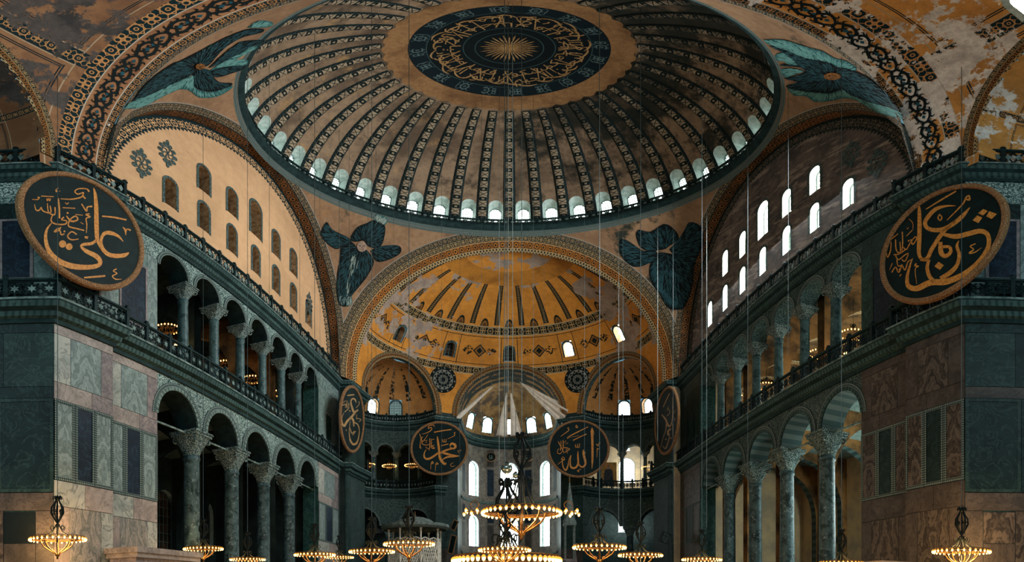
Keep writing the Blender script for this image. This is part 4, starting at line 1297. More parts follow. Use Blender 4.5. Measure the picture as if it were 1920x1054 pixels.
# exedra half-domes
for sg, nm in ((-1, 'north'), (1, 'south')):
    c3 = CE3[sg]; ax = Vector((sg*sin(PHI), cos(PHI), 0)); si = Vector((ax.y, -ax.x, 0))
    def ex_pt(az, la, d=0.0, rr=RE):
        a, l = R(az), R(la); r = rr + d
        return c3 + ax*(r*cos(l)*cos(a)) + si*(r*cos(l)*sin(a)) + Vector((0, 0, r*sin(l)))
    def az_of(px):
        d = on_sphere(px, 757, c3, RE) - c3
        return math.degrees(atan2(d.dot(si), d.dot(ax)))
    EW = [(az_of(px), k) for px, k in (((1170, 1), (1213, 1)) if sg > 0 else ((700, 1), (742, 2)))]
    def keep_ex(p):
        if (p - SC3).length < R0 - .05: return False
        d = p - c3; la = math.degrees(asin(d.z/d.length)); az = math.degrees(atan2(d.dot(si), d.dot(ax)))
        for a, _ in EW:
            if abs(az - a) < 8.0 and 3 < la < 24: return False
        return True
    mb = MB()
    mb.grid(lambda a, l: ex_pt(a, l), lin(-110, 110, 132), lin(0, 90, 60), 0, keep=keep_ex)
    for a, on in EW:
        fn = lambda u, v, d, a=a: ex_pt(a + u, v, d)
        A = arch_pts(0, 7.6, 3.5, 15.5, 10); o = [(-9.2, 2.5)] + [(-9.2*cos(pi*k/10), 15.5 + 9.4*sin(pi*k/10)) for k in range(11)] + [(9.2, 2.5)]
        for p, q, s_, t_ in zip(o, o[1:], A[1:], A): mb.face([fn(*p, -.03), fn(*q, -.03), fn(*s_, -.03), fn(*t_, -.03)], 2)
        mb.rim(A, fn, .7, 1)
    struct('ceiling_exedra_' + nm, mb, [MT['exedra'], MT['revealw'], MT['revealk']], label='small painted half-dome %s of the apse under the great semidome' % nm, cat='half-dome')
    for a, on in EW:
        p = ex_pt(a, 3.6, .55); n = -(p - c3); n.z = 0; n.normalize()
        place_window(p, (n.x, n.y), 1.45, 1.9, ('pane_dark', 'pane_grid', 'pane_dim')[on], 5, 6, tilt=R(9))
    # arch band on the semidome round the opening
    mb = MB()
    def ring_pt(al, t):
        b = asin(HX/R0) + t*.048
        return SC3 + (ax*cos(b) + (si*cos(al) + Vector((0, 0, 1))*sin(al))*sin(b))*(R0 - .06)
    mb.grid(ring_pt, lin(-.05, pi + .05, 48), lin(0, 1, 2), 0, lambda a, t: (a*HX, t))
    mb.grid(lambda al, t: SC3 + (ax*(cos(asin(HX/R0)) + t) + (si*cos(al) + Vector((0, 0, 1))*sin(al))*(HX/R0))*(R0 - .06), lin(-.05, pi + .05, 48), [0, .035], 1)
    struct('trim_exedra_arch_' + nm, mb, [MT['band2'], MT['revealk']])
# barrel before the apse and its arch band
mb = MB()
b0 = asin(5.8/R0)
mb.grid(lambda al, t: SC3 + (Vector((0, 1, 0))*cos(b0 + t*.052) + (Vector((1, 0, 0))*cos(al) + Vector((0, 0, 1))*sin(al))*sin(b0 + t*.052))*(R0 - .06), lin(-.05, pi + .05, 56), lin(0, 1, 2), 0, lambda a, t: (a*5.8, t))
struct('trim_apse_arch', mb, MT['band2'])
mb = MB()
y0 = 47 + sqrt(R0*R0 - 5.8**2) - .1
mb.grid(lambda a, y: Vector((5.8*cos(a), y, ZS + 5.8*sin(a))), lin(-.08, pi + .08, 40), lin(y0, 64.6, 4), 0, lambda a, y: (math.degrees(a)*.6, (y - y0)*.2))
struct('ceiling_barrel_east', mb, MT['barrel'])
AW = [-62, -31, 0, 31, 62]
def ap_pt(az, la, d=0.0):
    a, l = R(az), R(la); r = RA - .05 + d
    return Vector((r*cos(l)*sin(a), 64.5 + r*cos(l)*cos(a), ZS + r*sin(l)))
def keep_ap(p):
    d = p - Vector((0, 64.5, ZS)); la = math.degrees(asin(d.z/d.length)); az = math.degrees(atan2(d.x, d.y))
    return not any(abs(az - a) < 7.5 and 4 < la < 26 for a in AW)
mb = MB(); mb.grid(lambda a, l: ap_pt(a, l), lin(-90, 90, 120), lin(0, 90, 60), 0, keep=keep_ap)
for a in AW:
    fn = lambda u, v, d, a=a: ap_pt(a + u, v, d)
    A = arch_pts(0, 6.6, 4.5, 18, 10); o = [(-8.4, 3.5)] + [(-8.4*cos(pi*k/10), 18 + 8.6*sin(pi*k/10)) for k in range(11)] + [(8.4, 3.5)]
    for p, q, s_, t_ in zip(o, o[1:], A[1:], A): mb.face([fn(*p, -.03), fn(*q, -.03), fn(*s_, -.03), fn(*t_, -.03)], 2)
    mb.rim(A, fn, .8, 1)
struct('ceiling_apse', mb, [MT['apse'], MT['reveal'], MT['revealk']])
for a in AW:
    p = ap_pt(a, 4.6, .6); place_window(p, (-sin(R(a)), -cos(R(a))), 1.45, 2.4, 'pane_cool', 4, 6, tilt=R(13))

# apse wall: three tall windows over three lower ones
mb = MB()
segs = [(-90, -72, 0), (-72, -32, 1), (-32, -18, 0), (-18, 18, 1), (18, 32, 0), (32, 72, 1), (72, 90, 0)]
def apw(az, z, d=0.0):
    a = R(az); return Vector(((RA + d)*sin(a), 64.5 + (RA + d)*cos(a), z))
for a0, a1, win in segs:
    c = (a0 + a1)/2; k = (a1 - a0)/2
    if not win:
        mb.grid(lambda a, z: apw(a, z), lin(a0, a1, 4), [0, 7, 14, 21.2], 0, lambda a, z: (R(a)*RA, z))
        continue
    m2 = R(1)*RA
    rw = 1.2/m2 if not c else .95/m2
    mb.grid(lambda a, z: apw(a, z), lin(a0, a1, 8), [0, 3.5, 6.6], 0, lambda a, z: (R(a)*RA, z))
    for z0, zs_, zt in ((6.6, 10.6, 13.2), (13.2, 17.8, 21.2)):
        zb = z0 + .9
        for q0, q1 in ((a0, c - rw), (c + rw, a1)):
            mb.grid(lambda a, z: apw(a, z), lin(q0, q1, 2), [z0, zt], 0, lambda a, z: (R(a)*RA, z))
        mb.grid(lambda a, z: apw(a, z), lin(c - rw, c + rw, 6), [z0, zb], 0)
        arc = [(c - rw*cos(pi*j/12), zs_ + rw*m2*sin(pi*j/12)) for j in range(13)]
        for p, q in zip(arc, arc[1:]): mb.face([apw(*p), apw(*q), apw(q[0], zt), apw(p[0], zt)], 0)
        mb.rim([(c - rw, zb)] + arc + [(c + rw, zb)], lambda u, v, d: apw(u, v, d), .6, 1)
        oo = [(c - (rw + 2.2), zb)] + [(c - (rw + 2.2)*cos(pi*j/12), zs_ + (rw + 2.2)*m2*sin(pi*j/12)) for j in range(13)] + [(c + rw + 2.2, zb)]
        ii = [(c - rw, zb)] + arc + [(c + rw, zb)]
        for p, q, s_, t_ in zip(oo, oo[1:], ii[1:], ii): mb.face([apw(*p, -.05), apw(*q, -.05), apw(*s_, -.05), apw(*t_, -.05)], 2)
        p = apw(c, zb, .45); a = R(c)
        place_window(p, (-sin(a), -cos(a)), 2*rw*m2, zs_ + rw*m2 - zb, 'pane_grid', 5, 8)
for c0 in (-25, 25, -76, 76):      # dark inlaid slabs between the windows
    for z0, z1, m_ in ((14.3, 17.9, 4), (18.3, 20.6, 5), (7.4, 10.4, 5), (10.7, 12.7, 4)):
        mb.grid(lambda a, z: apw(a, z, -.03), lin(c0 - 4.5, c0 + 4.5, 3), [z0, z1], m_, lambda a, z: (R(a)*RA, z))
mb.sweep([(0, 13.2), (.12, 13.25), (.12, 13.5), (0, 13.55)], [(-RA*cos(pi*k/24), 64.5 + RA*sin(pi*k/24), cos(pi*k/24), -sin(pi*k/24)) for k in range(25)], 3)
mb.sweep([(0, 6.4), (.12, 6.45), (.12, 6.65), (0, 6.7)], [(-RA*cos(pi*k/24), 64.5 + RA*sin(pi*k/24), cos(pi*k/24), -sin(pi*k/24)) for k in range(25)], 3)
struct('wall_apse', mb, [MT['apsew'], MT['reveal'], MT['rose'], MT['mould_lit'], MT['navy'], MT['brown']])
# bema side walls, faces between exedra and apse, exedra colonnades
for sg, nm in ((-1, 'north'), (1, 'south')):
    mb = MB()
    def flat(a, b, z0, z1, m):
        A = [(a.x*(-sg), a.y), (b.x*(-sg), b.y)]
        mb.face([(A[0][0], A[0][1], z0), (A[1][0], A[1][1], z0), (A[1][0], A[1][1], z1), (A[0][0], A[0][1], z1)], m, [(0, z0), ((b-a).length, z0), ((b-a).length, z1), (0, z1)])
    for z0, z1, m in ((0, 6.5, 0), (6.5, 12.7, 1), (12.7, 21.2, 1)):
        flat(Vector((-BX, BY)), Vector((-BX, 64.5)), z0, z1, m)
        flat(EB, Vector((-BX, BY)), z0, z1, m)
    struct('wall_%s_bema' % nm, mb, [MT['brown'], MT['dark'], MT['rose']])
    # exedra wall in bays
    arc = exedra_arc(60)
    a0 = atan2(EA.y - CE.y, EA.x - CE.x); a1 = atan2(EB.y - CE.y, EB.x - CE.x)
    if a0 < a1: a0 += 2*pi
    def exw(u, z, d=0.0):         # u metres along the arc
        a = a0 + (a1 - a0)*u/LEN
        p = CE + Vector((cos(a), sin(a)))*(RE + d)
        return Vector((p.x*(-sg), p.y, z))
    LEN = abs(a1 - a0)*RE
    for lvl, nb, z0, zs_, zt, rk in (('ground', 3, 0, 9.3, 12.7, .31), ('gallery', 7, 13.6, 18.2, 21.2, .36)):
        mb = MB(); bw = LEN/nb
        for k in range(nb):
            c = (k + .5)*bw; r = bw*rk
            arcp = [(c - r*cos(pi*j/12), zs_ + r*sin(pi*j/12)) for j in range(13)]
            for q0, q1 in ((c - bw/2, c - r), (c + r, c + bw/2)):
                mb.grid(lambda u, z: exw(u, z), lin(q0, q1, 2), [zs_ - .02, zt], 0)
            for p, q in zip(arcp, arcp[1:]): mb.face([exw(*p), exw(*q), exw(q[0], zt), exw(p[0], zt)], 0)
            mb.rim(arcp, exw, .8, 1, closed=False)
            o = [(c - (r + .2)*cos(pi*j/12), zs_ + (r + .2)*sin(pi*j/12)) for j in range(13)]
            for j in range(12): mb.face([exw(*p, -.04) for p in (o[j], o[j+1], arcp[j+1], arcp[j])], 2, [(j*.2, 0), (j*.2+.2, 0), (j*.2+.2, .16), (j*.2, .16)])
        struct('wall_%s_exedra_%s' % (nm, lvl), mb, [MT['span_s'], MT['vous'], MT['dots']])
        for k in range(1, nb):
            p = exw(k*bw, 0, .35)
            if lvl == 'ground':
                o = dup(_gc, (p.x, p.y, 0), 0, '%s porphyry column from the nave in the ground floor of the %s exedra' % (ORD[k-1], nm), 'exedra ground columns ' + nm); o.scale = (.9, .9, zs_/10.35)
            else:
                o = dup(_uc, (p.x, p.y, 13.6), 0, '%s small column from the nave in the %s exedra gallery beside the apse' % (ORD[k-1], nm), 'exedra gallery columns ' + nm); o.scale = (.8, .8, (zs_ - 13.6)/5.75)
    # outer wall and gallery floor of the exedra
    mb = MB()
    okp = lambda p: (Vector((p.x, p.y)) - C0).length > R0 + .6 and abs(p.x) > BX + .6
    mb.grid(lambda u, z: exw(u, z, 4.6), lin(-2.5, LEN + 2.5, 40), [0, 12.7, 21.2], 0, keep=okp)
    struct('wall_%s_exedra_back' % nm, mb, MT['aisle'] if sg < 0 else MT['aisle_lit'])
    mb = MB(); mb.grid(lambda u, z: exw(u, z, 4.5), lin(-2.5, LEN + 2.5, 40), [0, 12.7], 0, keep=okp); struct('wall_%s_exedra_lower' % nm, mb, MT['dark'])
    for zf, zt in ((12.75, 'floor'), (21.3, 'ceiling')):
        mb = MB(); mb.grid(lambda u, t: exw(u, zf, t), lin(-2, LEN + 2, 24), [0, 2.3, 4.7], 0, keep=okp); mb.grid(lambda u, t: exw(u, zf + .6, t), lin(-2, LEN + 2, 24), [0, 2.3, 4.7], 0, keep=okp)
        struct('%s_%s_exedra_gallery' % (zt, nm), mb, MT['vault'] if zf > 20 else MT['dark'])
if True:
    # bright windows seen through the south exedra
    for px, py, dd, w, h, pn in ((1175, 905, 63.5, 2.0, 3.1, 'pane_grid'), (1174, 845, 63.5, .9, 1.45, 'pane_grid'), (1172, 998, 63.0, 1.7, 3.1, 'pane_grid')):
        p = at_dist(px, py, dd); d = Vector((-p.x, -p.y, 0)).normalized()
        place_window(p, (d.x, d.y), w, h, pn, 6, 9)
    for px, py, dd, w, h, pn in ((716, 1000, 63.0, 2.0, 3.0, 'pane_dark'),):
        p = at_dist(px, py, dd); d = Vector((-p.x, -p.y, 0)).normalized()
        place_window(p, (d.x, d.y), w, h, pn, 6, 9)
# painted roundels on the semidome wall above the apse corners, and palmettes
for sg, px in ((-1, 830), (1, 1084)):
    q = on_sphere(px, 712, SC3, R0); n = (SC3 - q).normalized()
    ux = n.cross(Vector((0, 0, 1))).normalized(); uz = ux.cross(n)
    fn = lambda x, y: q + n*.12 + ux*x + uz*y
    mb = MB()
    mb.disc(0, 0, 1.62, fn, 0, 32)
    f2 = lambda x, y: fn(x, y) + n*.02
    mb.disc(0, 0, 1.2, f2, 1, 32)
    f3 = lambda x, y: fn(x, y) + n*.04
    for k in range(12):
        a = 2*pi*k/12; mb.disc(.72*cos(a), .72*sin(a), .2, f3, 0, 8); mb.disc(1.02*cos(a + .26), 1.02*sin(a + .26), .13, f3, 0, 6); mb.disc(.42*cos(a + .26), .42*sin(a + .26), .08, f3, 0, 6); mb.disc(1.42*cos(a), 1.42*sin(a), .1, f3, 1, 6)
    mb.disc(0, 0, .3, f3, 0, 12)
    for a in (R(45), R(135), R(-90)):
        cx, cy = 2.1*cos(a), 2.1*sin(a)
        for k in range(5): mb.disc(cx + .3*cos(a + (k-2)*.9), cy + .3*sin(a + (k-2)*.9), .26, fn, 0, 8)
    o = mb.build('painted_roundel', [MT['ink'], MT['lace']])
    o['kind'] = 'structure'; o.name = trim_name()

# ------------------------------------------------------------------ west end above the viewer
WC3 = Vector((0, D - S - 2.75, ZS)); RW = 14.75
def w_pt(az, la, d=0.0):
    a, l = R(az), R(la); r = RW + d
    return WC3 + Vector((r*cos(l)*sin(a), -r*cos(l)*cos(a), r*sin(l)))
wq = on_sphere(1926, 0, WC3, RW); wd = wq - WC3
WAZ = math.degrees(atan2(wd.x, -wd.y)); WLA = math.degrees(asin(wd.z/RW))
XWC = {sg: WC3 + Vector((sg*sin(R(66)), -cos(R(66)), 0))*RW for sg in (-1, 1)}
RXW = 5.6
def keep_w(p):
    for sg in (-1, 1):
        if (p - XWC[sg]).length < RXW: return False
    d = p - WC3; la = math.degrees(asin(max(-1, min(1, d.z/d.length)))); az = math.degrees(atan2(d.x, -d.y))
    for s_ in (1,):
        if abs(az - s_*WAZ) < 3.4 and abs(la - WLA) < 3.6: return False
    return True
mb = MB(); mb.grid(lambda a, l: w_pt(a, l), lin(-91, 91, 220), lin(-4, 89, 112), 0, keep=keep_w)
for s_ in (1,):
    fn = lambda u, v, d: w_pt(s_*WAZ + u, v, d)
    A = arch_pts(0, 2.6, WLA - 3, WLA + .2, 10); o = [(-4.0, WLA - 4.2)] + [(-4.0*cos(pi*k/10), WLA + .2 + 4.2*sin(pi*k/10)) for k in range(11)] + [(4.0, WLA - 4.2)]
    for p, q, c_, t_ in zip(o, o[1:], A[1:], A): mb.face([fn(*p, -.03), fn(*q, -.03), fn(*c_, -.03), fn(*t_, -.03)], 1)
    mb.rim(A, fn, .5, 1)
struct('ceiling_semidome_west', mb, [MT['west'], MT['reveal']], label='painted and flaking west semidome overhead', cat='semidome')
for s_ in (1,):
    p = w_pt(s_*WAZ, WLA - 4.2, .4); a = R(s_*WAZ)
    place_window(p, (-sin(a), cos(a)), 2.2, 2.6, 'pane', 3, 4, tilt=R(WLA))
for sg, nm in ((-1, 'north'), (1, 'south')):
    c3 = XWC[sg]; ax = Vector((sg*sin(R(66)), -cos(R(66)), 0)); si = Vector((ax.y, -ax.x, 0))
    def wx(az, la, d=0.0):
        a, l = R(az), R(la); r = RXW + d
        return c3 + ax*(r*cos(l)*cos(a)) + si*(r*cos(l)*sin(a)) + Vector((0, 0, r*sin(l)))
    mb = MB(); mb.grid(lambda a, l: wx(a, l), lin(-115, 115, 80), lin(-4, 90, 40), 0, keep=lambda p: (p - WC3).length > RW - .1)
    struct('ceiling_exedra_west_' + nm, mb, MT['west'])
    mb = MB(); axx = (2*RW*RW - RXW*RXW)/(2*RW); hh = sqrt(RW*RW - axx*axx)
    mb.grid(lambda al, t: WC3 + (ax*cos(asin(hh/RW) + t*.05) + (si*cos(al) + Vector((0, 0, 1))*sin(al))*sin(asin(hh/RW) + t*.05))*(RW - .06), lin(-.05, pi + .05, 48), lin(0, 1, 2), 0, lambda a, t: (a*hh, t))
    struct('trim_west_exedra_arch_' + nm, mb, MT['band2'])
# ------------------------------------------------------------------ calligraphy roundels
def zoomed(ox, oy, k, strokes, dots=(), polys=()):
    return ([[(ox + x/k, oy + y/k, w/k) for x, y, w in st] for st in strokes], [(ox + x/k, oy + y/k, r/k) for x, y, r in dots], [[(ox + x/k, oy + y/k) for x, y in p] for p in polys])
ALI = zoomed(20, 310, 4.215, [
 [(655,178,4),(668,230,24),(676,330,34),(678,450,36),(682,560,34),(692,610,22),(715,660,10)],
 [(684,585,18),(640,618,24),(580,625,24),(556,642,14),(600,680,32),(670,715,38),(706,755,36),(690,792,32),(600,806,38),(480,796,46),(380,755,42),(305,680,36),(277,590,28),(285,510,18),(325,455,4)],
 [(890,603,3),(850,560,20),(790,535,32),(740,540,28),(715,590,22),(722,650,30),(765,700,32),(830,716,34),(900,710,32),(934,690,8)],
 [(722,402,10),(820,412,13),(915,432,12)], [(580,888,12),(660,882,15),(747,874,14)],
 [(885,488,4),(905,510,18),(910,552,4)], [(908,545,5),(920,505,9),(948,515,13)],
 [(838,818,8),(812,835,9),(840,855,8),(805,875,9),(830,900,9),(878,900,3)],
 [(620,210,15),(600,187,9),(540,185,9),(508,205,9),(530,228,9),(575,215,8),(570,240,11),(592,264,13)], [(395,265,5),(480,268,9),(550,255,11),(575,235,10)],
 [(380,178,3),(358,192,7),(366,210,18)], [(240,243,7),(340,248,7)], [(375,260,12),(384,340,13),(386,420,13)],
 [(350,330,9),(347,390,11),(300,370,9),(290,300,8)], [(312,320,9),(315,375,11),(258,362,9),(240,330,9)], [(242,330,9),(225,355,11),(200,352,9),(188,308,4)],
 [(170,270,4),(213,270,8),(226,255,9),(212,252,7)], [(285,262,8),(290,282,8),(300,262,8),(308,282,8),(315,262,8)],
 [(330,395,7),(320,440,10),(360,465,11),(430,465,11),(442,440,9),(402,430,9),(420,410,11)], [(440,400,9),(480,442,14),(530,430,11),(512,402,10),(470,430,11),(458,480,11),(520,500,11),(582,515,9)],
 [(560,305,9),(600,362,13),(606,330,9),(645,325,13)], [(622,383,11),(595,390,11),(630,407,9),(597,420,9),(602,470,9),(598,535,4)],
 [(410,335,7),(510,340,7)], [(430,295,6),(445,306,8),(458,295,6)], [(510,388,6),(570,395,6)],
 [(397,488,9),(377,515,13),(345,525,11),(380,498,9),(400,547,11),(425,540,9)], [(522,547,11),(482,525,9),(450,560,11),(480,588,11),(538,582,5)],
 [(588,560,7),(590,577,7),(600,562,7),(603,580,7),(611,562,7)], [(550,450,4),(575,465,6)]],
 [(410,622,29),(462,643,27),(450,377,8),(425,522,7),(388,205,3)])
UTH = zoomed(1640, 335, 4.215, [
 [(350,205,4),(353,260,28),(355,380,34),(352,500,34),(350,590,30),(375,638,24),(430,640,26)],
 [(640,215,4),(560,217,16),(480,243,30),(420,305,32),(398,355,32),(430,398,32),(520,405,34),(610,365,32),(690,300,34),(752,228,6)],
 [(640,330,10),(560,400,32),(500,480,32),(450,560,32),(415,630,30),(360,640,20)],
 [(545,440,24),(640,458,38),(740,436,38),(830,415,38),(890,440,36),(902,520,34),(862,605,34),(790,690,38),(680,770,44),(560,815,50),(440,822,48),(335,868,44),(268,850,38),(257,780,26),(278,690,15),(300,630,4)],
 [(520,500,30),(525,585,40),(560,612,32),(600,580,28),(590,540,24),(535,540,22)],
 [(665,490,4),(650,535,24),(668,600,28),(652,680,30),(600,740,36),(520,790,32)], [(432,640,18),(415,700,28),(432,770,32),(470,812,30)],
 [(645,98,11),(530,165,13),(405,242,6)], [(570,330,5),(640,260,10),(700,195,13),(722,150,11),(745,135,11),(748,165,18),(715,162,9)],
 [(515,280,9),(500,310,9),(518,330,11),(531,305,9),(515,285,9)], [(797,515,9),(755,535,9),(782,560,9),(747,588,12),(790,583,9),(845,545,3)],
 [(218,420,9),(221,500,10),(215,577,7)], [(270,318,3),(300,350,6),(303,402,3)], [(165,480,9),(170,560,10),(200,590,9),(243,560,6)],
 [(130,500,7),(125,570,9),(102,622,9),(95,588,4)], [(200,500,7),(200,588,9),(150,602,9)], [(120,490,5),(185,435,6)], [(250,455,6),(300,405,6)],
 [(285,480,12),(300,520,9),(330,480,9),(320,460,9),(280,510,9),(250,560,9),(225,540,9)], [(165,610,9),(190,640,9),(240,602,9),(270,590,6)],
 [(175,640,9),(186,690,7),(222,680,9)], [(215,640,9),(240,652,9),(266,600,9)], [(135,742,9),(165,700,9),(190,742,9),(215,690,9),(240,722,9),(262,660,9),(290,640,6)],
 [(118,720,3),(140,668,7)], [(330,670,10),(318,690,11),(346,692,9),(320,720,6),(333,832,4)], [(197,772,7),(210,755,7)], [(255,400,6),(268,385,6)]],
 [(268,492,7),(196,716,6)], [[(505,657),(547,685),(515,722),(472,693)], [(858,240),(894,256),(856,292),(818,273)], [(905,258),(966,279),(925,319),(881,298)], [(810,290),(851,308),(820,351),(774,330)]])
MUH = zoomed(765, 780, 8.783, [
 [(692,495,18),(715,455,30),(768,472,42),(780,515,36),(735,540,24),(692,515,18)], [(735,540,16),(640,560,28),(560,598,36),(530,612,18)],
 [(540,598,30),(640,625,36),(740,650,30),(845,657,6)], [(838,660,14),(740,670,28),(640,680,24),(565,722,14)],
 [(482,335,8),(490,400,30),(505,500,36),(515,600,32),(522,680,38),(560,750,44),(608,792,36),(627,770,6)],
 [(512,600,24),(440,652,32),(360,700,34),(300,706,30),(266,670,26),(270,610,16),(302,548,4)],
 [(430,270,18),(560,245,16),(715,225,15)], [(545,492,14),(665,462,14)], [(565,385,10),(570,425,11),(592,420,9),(597,380,9),(600,425,11),(624,430,11),(628,380,9)],
 [(650,378,4),(720,350,9),(770,315,12),(760,280,11),(782,272,11)], [(235,300,5),(320,275,11),(385,230,13),(382,190,13),(336,207,11),(345,165,11),(420,150,12),(430,186,6)],
 [(190,295,9),(215,360,13),(242,422,11),(330,308,6)], [(245,345,11),(212,380,9),(203,440,10),(200,520,14),(222,530,8)], [(230,400,9),(236,460,11),(300,482,11),(350,468,9)],
 [(360,370,11),(360,470,12),(355,532,12),(330,540,9),(290,510,9)], [(386,380,9),(386,500,12),(402,535,11),(440,530,11),(402,500,9),(432,480,9)], [(270,405,7),(320,400,7)], [(385,390,7),(435,385,7)],
 [(375,885,4),(380,790,9),(400,753,13),(417,780,11),(385,787,7)], [(452,912,4),(455,810,9),(475,773,13),(497,795,11),(460,802,7)], [(745,770,7),(700,800,9),(722,835,9),(772,820,5)], [(820,562,10),(840,610,9)], [(846,575,9),(876,566,11)]],
 [(300,433,8),(350,562,8)])
ALLAH = zoomed(1025, 780, 8.783, [
 [(748,190,6),(746,260,44),(752,400,38),(754,600,36),(752,750,30),(745,872,4)], [(765,225,10),(782,315,5)],
 [(605,553,5),(606,620,36),(630,720,36),(638,790,32),(600,840,28),(552,826,24),(528,785,10)], [(515,578,5),(515,680,28),(520,770,28),(490,840,30),(440,860,32),(395,830,28),(390,740,14),(402,650,8)], [(622,580,10),(640,632,4)],
 [(402,648,16),(370,720,13),(350,820,18),(320,890,28),(285,870,22),(262,800,15),(257,712,10)], [(258,690,13),(245,712,13),(290,722,17),(287,690,11),(255,670,6)], [(292,722,9),(232,760,9),(175,805,4)],
 [(347,377,11),(360,345,15),(500,270,16),(682,180,12)], [(435,402,15),(540,350,14),(657,297,16)], [(360,360,4),(530,325,6)],
 [(490,148,13),(480,185,11),(510,190,13),(498,160,9)], [(230,340,4),(310,280,11),(365,235,13),(347,200,11),(366,196,11)],
 [(472,470,11),(480,517,13),(503,507,9),(508,460,9),(512,517,13),(538,510,11),(540,455,9)],
 [(190,420,11),(230,500,13),(280,592,11)], [(235,410,9),(235,500,12),(225,572,11)], [(270,400,11),(272,500,13),(260,592,11)], [(200,540,11),(180,570,9),(182,610,11),(222,622,11),(272,570,8)],
 [(280,520,13),(340,530,15),(386,545,6)], [(380,550,11),(330,580,13),(300,602,11)], [(310,550,9),(340,562,9)], [(290,440,7),(320,410,7)], [(310,465,7),(350,440,7)],
 [(810,460,9),(845,492,17),(852,460,9),(885,440,13)], [(862,535,11),(830,552,15),(842,530,11)], [(830,550,9),(830,620,9),(826,682,4)], [(500,890,11),(525,922,13),(532,885,9),(570,880,9)]],
 [(340,606,9), (285,606,8)])
UMAR = zoomed(620, 710, 7.027, [
 [(335,320,4),(322,278,20),(287,265,20),(266,310,16),(285,390,26),(310,440,28),(362,412,18)], [(332,428,24),(280,500,28),(220,560,30),(180,622,32),(155,590,20),(147,520,9),(175,450,4)],
 [(270,510,24),(298,550,26),(306,632,12),(312,582,14),(360,610,14),(378,690,9),(365,790,15),(340,850,26),(300,866,28),(262,820,22),(245,730,12),(250,620,8),(265,560,4)],
 [(218,222,17),(312,212,15)], [(335,385,7),(375,340,9),(372,298,9)], [(145,355,11),(200,340,13),(195,382,11)], [(215,290,9),(215,390,9)], [(237,320,7),(235,390,9),(185,440,11)], [(240,420,13),(265,432,11)], [(160,320,7),(200,290,7)],
 [(255,650,9),(280,722,11),(312,690,9)], [(290,747,9),(330,690,9)], [(205,690,16),(206,668,6)], [(335,520,6),(400,540,9),(370,570,6)], [(340,470,5),(345,540,6)]])
ABU = zoomed(1215, 715, 7.027, [
 [(286,158,12),(250,230,12),(200,340,9)], [(180,440,10),(230,500,24),(275,592,24),(310,550,13),(325,420,9),(322,210,6)], [(325,560,9),(330,750,6)], [(245,540,18),(235,640,9),(200,740,7),(165,872,6)],
 [(300,625,18),(265,660,22),(265,710,18),(287,690,13)], [(285,720,9),(265,800,9),(230,887,12),(193,850,5)], [(245,460,6),(290,410,7),(260,350,6)], [(340,425,6),(362,380,6)], [(350,480,7),(355,520,7)], [(270,330,5),(250,390,6)]],
 [(235,765,9),(303,750,10)])
def roundel(c, az, tilt, r, art, label, gold='gold'):
    c = Vector(c)
    n = Vector((cos(az)*cos(tilt), sin(az)*cos(tilt), -sin(tilt))); ux = Vector((-sin(az), cos(az), 0)); uz = n.cross(ux)
    if uz.z < 0: uz = -uz
    t = thing('calligraphy_roundel', label, 'roundel', c, 0, 'calligraphy roundels')
    P = lambda a, b, d: ux*a + uz*b + n*d
    mb = MB(); N = 72
    mb.poly([((r - .2)*cos(2*pi*k/N), (r - .2)*sin(2*pi*k/N)) for k in range(N)], lambda x, y: P(x, y, 0), 0)
    art_n = art
    inv = lambda px, py: on_plane(px, py, c + n*.012, n) - c
    for st in art[0]: mb.stroke(st, inv, 1)
    for x, y, q in art[1]: mb.disc(x, y, q, inv, 1)
    for p in art[2]: mb.poly(p, inv, 1)
    mb.build('canvas', [MT['disc'], MT[gold]], t)
    mb = MB()
    prof = [(r - .27, .0), (r - .26, .06), (r - .2, .1), (r - .06, .1), (r, .05), (r, -.1), (r - .1, -.14)]
    for k in range(N):
        a, b = 2*pi*k/N, 2*pi*(k+1)/N
        for (r0, d0), (r1, d1) in zip(prof, prof[1:]):
            mb.face([P(r0*cos(a), r0*sin(a), d0), P(r0*cos(b), r0*sin(b), d0), P(r1*cos(b), r1*sin(b), d1), P(r1*cos(a), r1*sin(a), d1)], 0, [(a*r, d0), (b*r, d0), (b*r, d1), (a*r, d1)])
    mb.build('frame', MT['gold_rim'], t)
    mb = MB(); mb.poly([((r - .1)*cos(2*pi*k/N), (r - .1)*sin(2*pi*k/N)) for k in range(N)], lambda x, y: P(x, y, -.12), 0)
    for k in (-1, 0, 1): mb.face([P(k*r*.55 - .12, -r*.8, -.16), P(k*r*.55 + .12, -r*.8, -.16), P(k*r*.55 + .12, r*.8, -.16), P(k*r*.55 - .12, r*.8, -.16)], 0)
    mb.build('backing', MT['back'], t)
    return t
roundel((-14.0, 13.8, 17.6), -.046, .056, 3.12, ALI, 'large green roundel with gold lettering and two dots on the near left pier')
roundel((14.0, 13.5, 16.67), 3.181, .01, 3.11, UTH, 'large green roundel with gold lettering and diamond dots on the near right pier')
roundel((-13.6, 44.9, 17.4), -.04, .09, 3.14, UMAR, 'narrow looking roundel with looping letters on the far left pier', 'gold_dim')
roundel((13.6, 44.83, 17.23), 3.18, .035, 3.2, ABU, 'shiny dark roundel with thin letters on the far right pier', 'gold_dim')
for px, py, art, r, lb in ((823.6, 840.3, MUH, 3.14, 'roundel with crossing gold strokes hanging left of the apse windows'), (1085, 841, ALLAH, 3.36, 'roundel with tall upright gold strokes hanging right of the apse windows')):
    q = at_dist(px, py, 57.4); roundel(q, atan2(-q.y, -q.x), 0.0, r, art, lb)
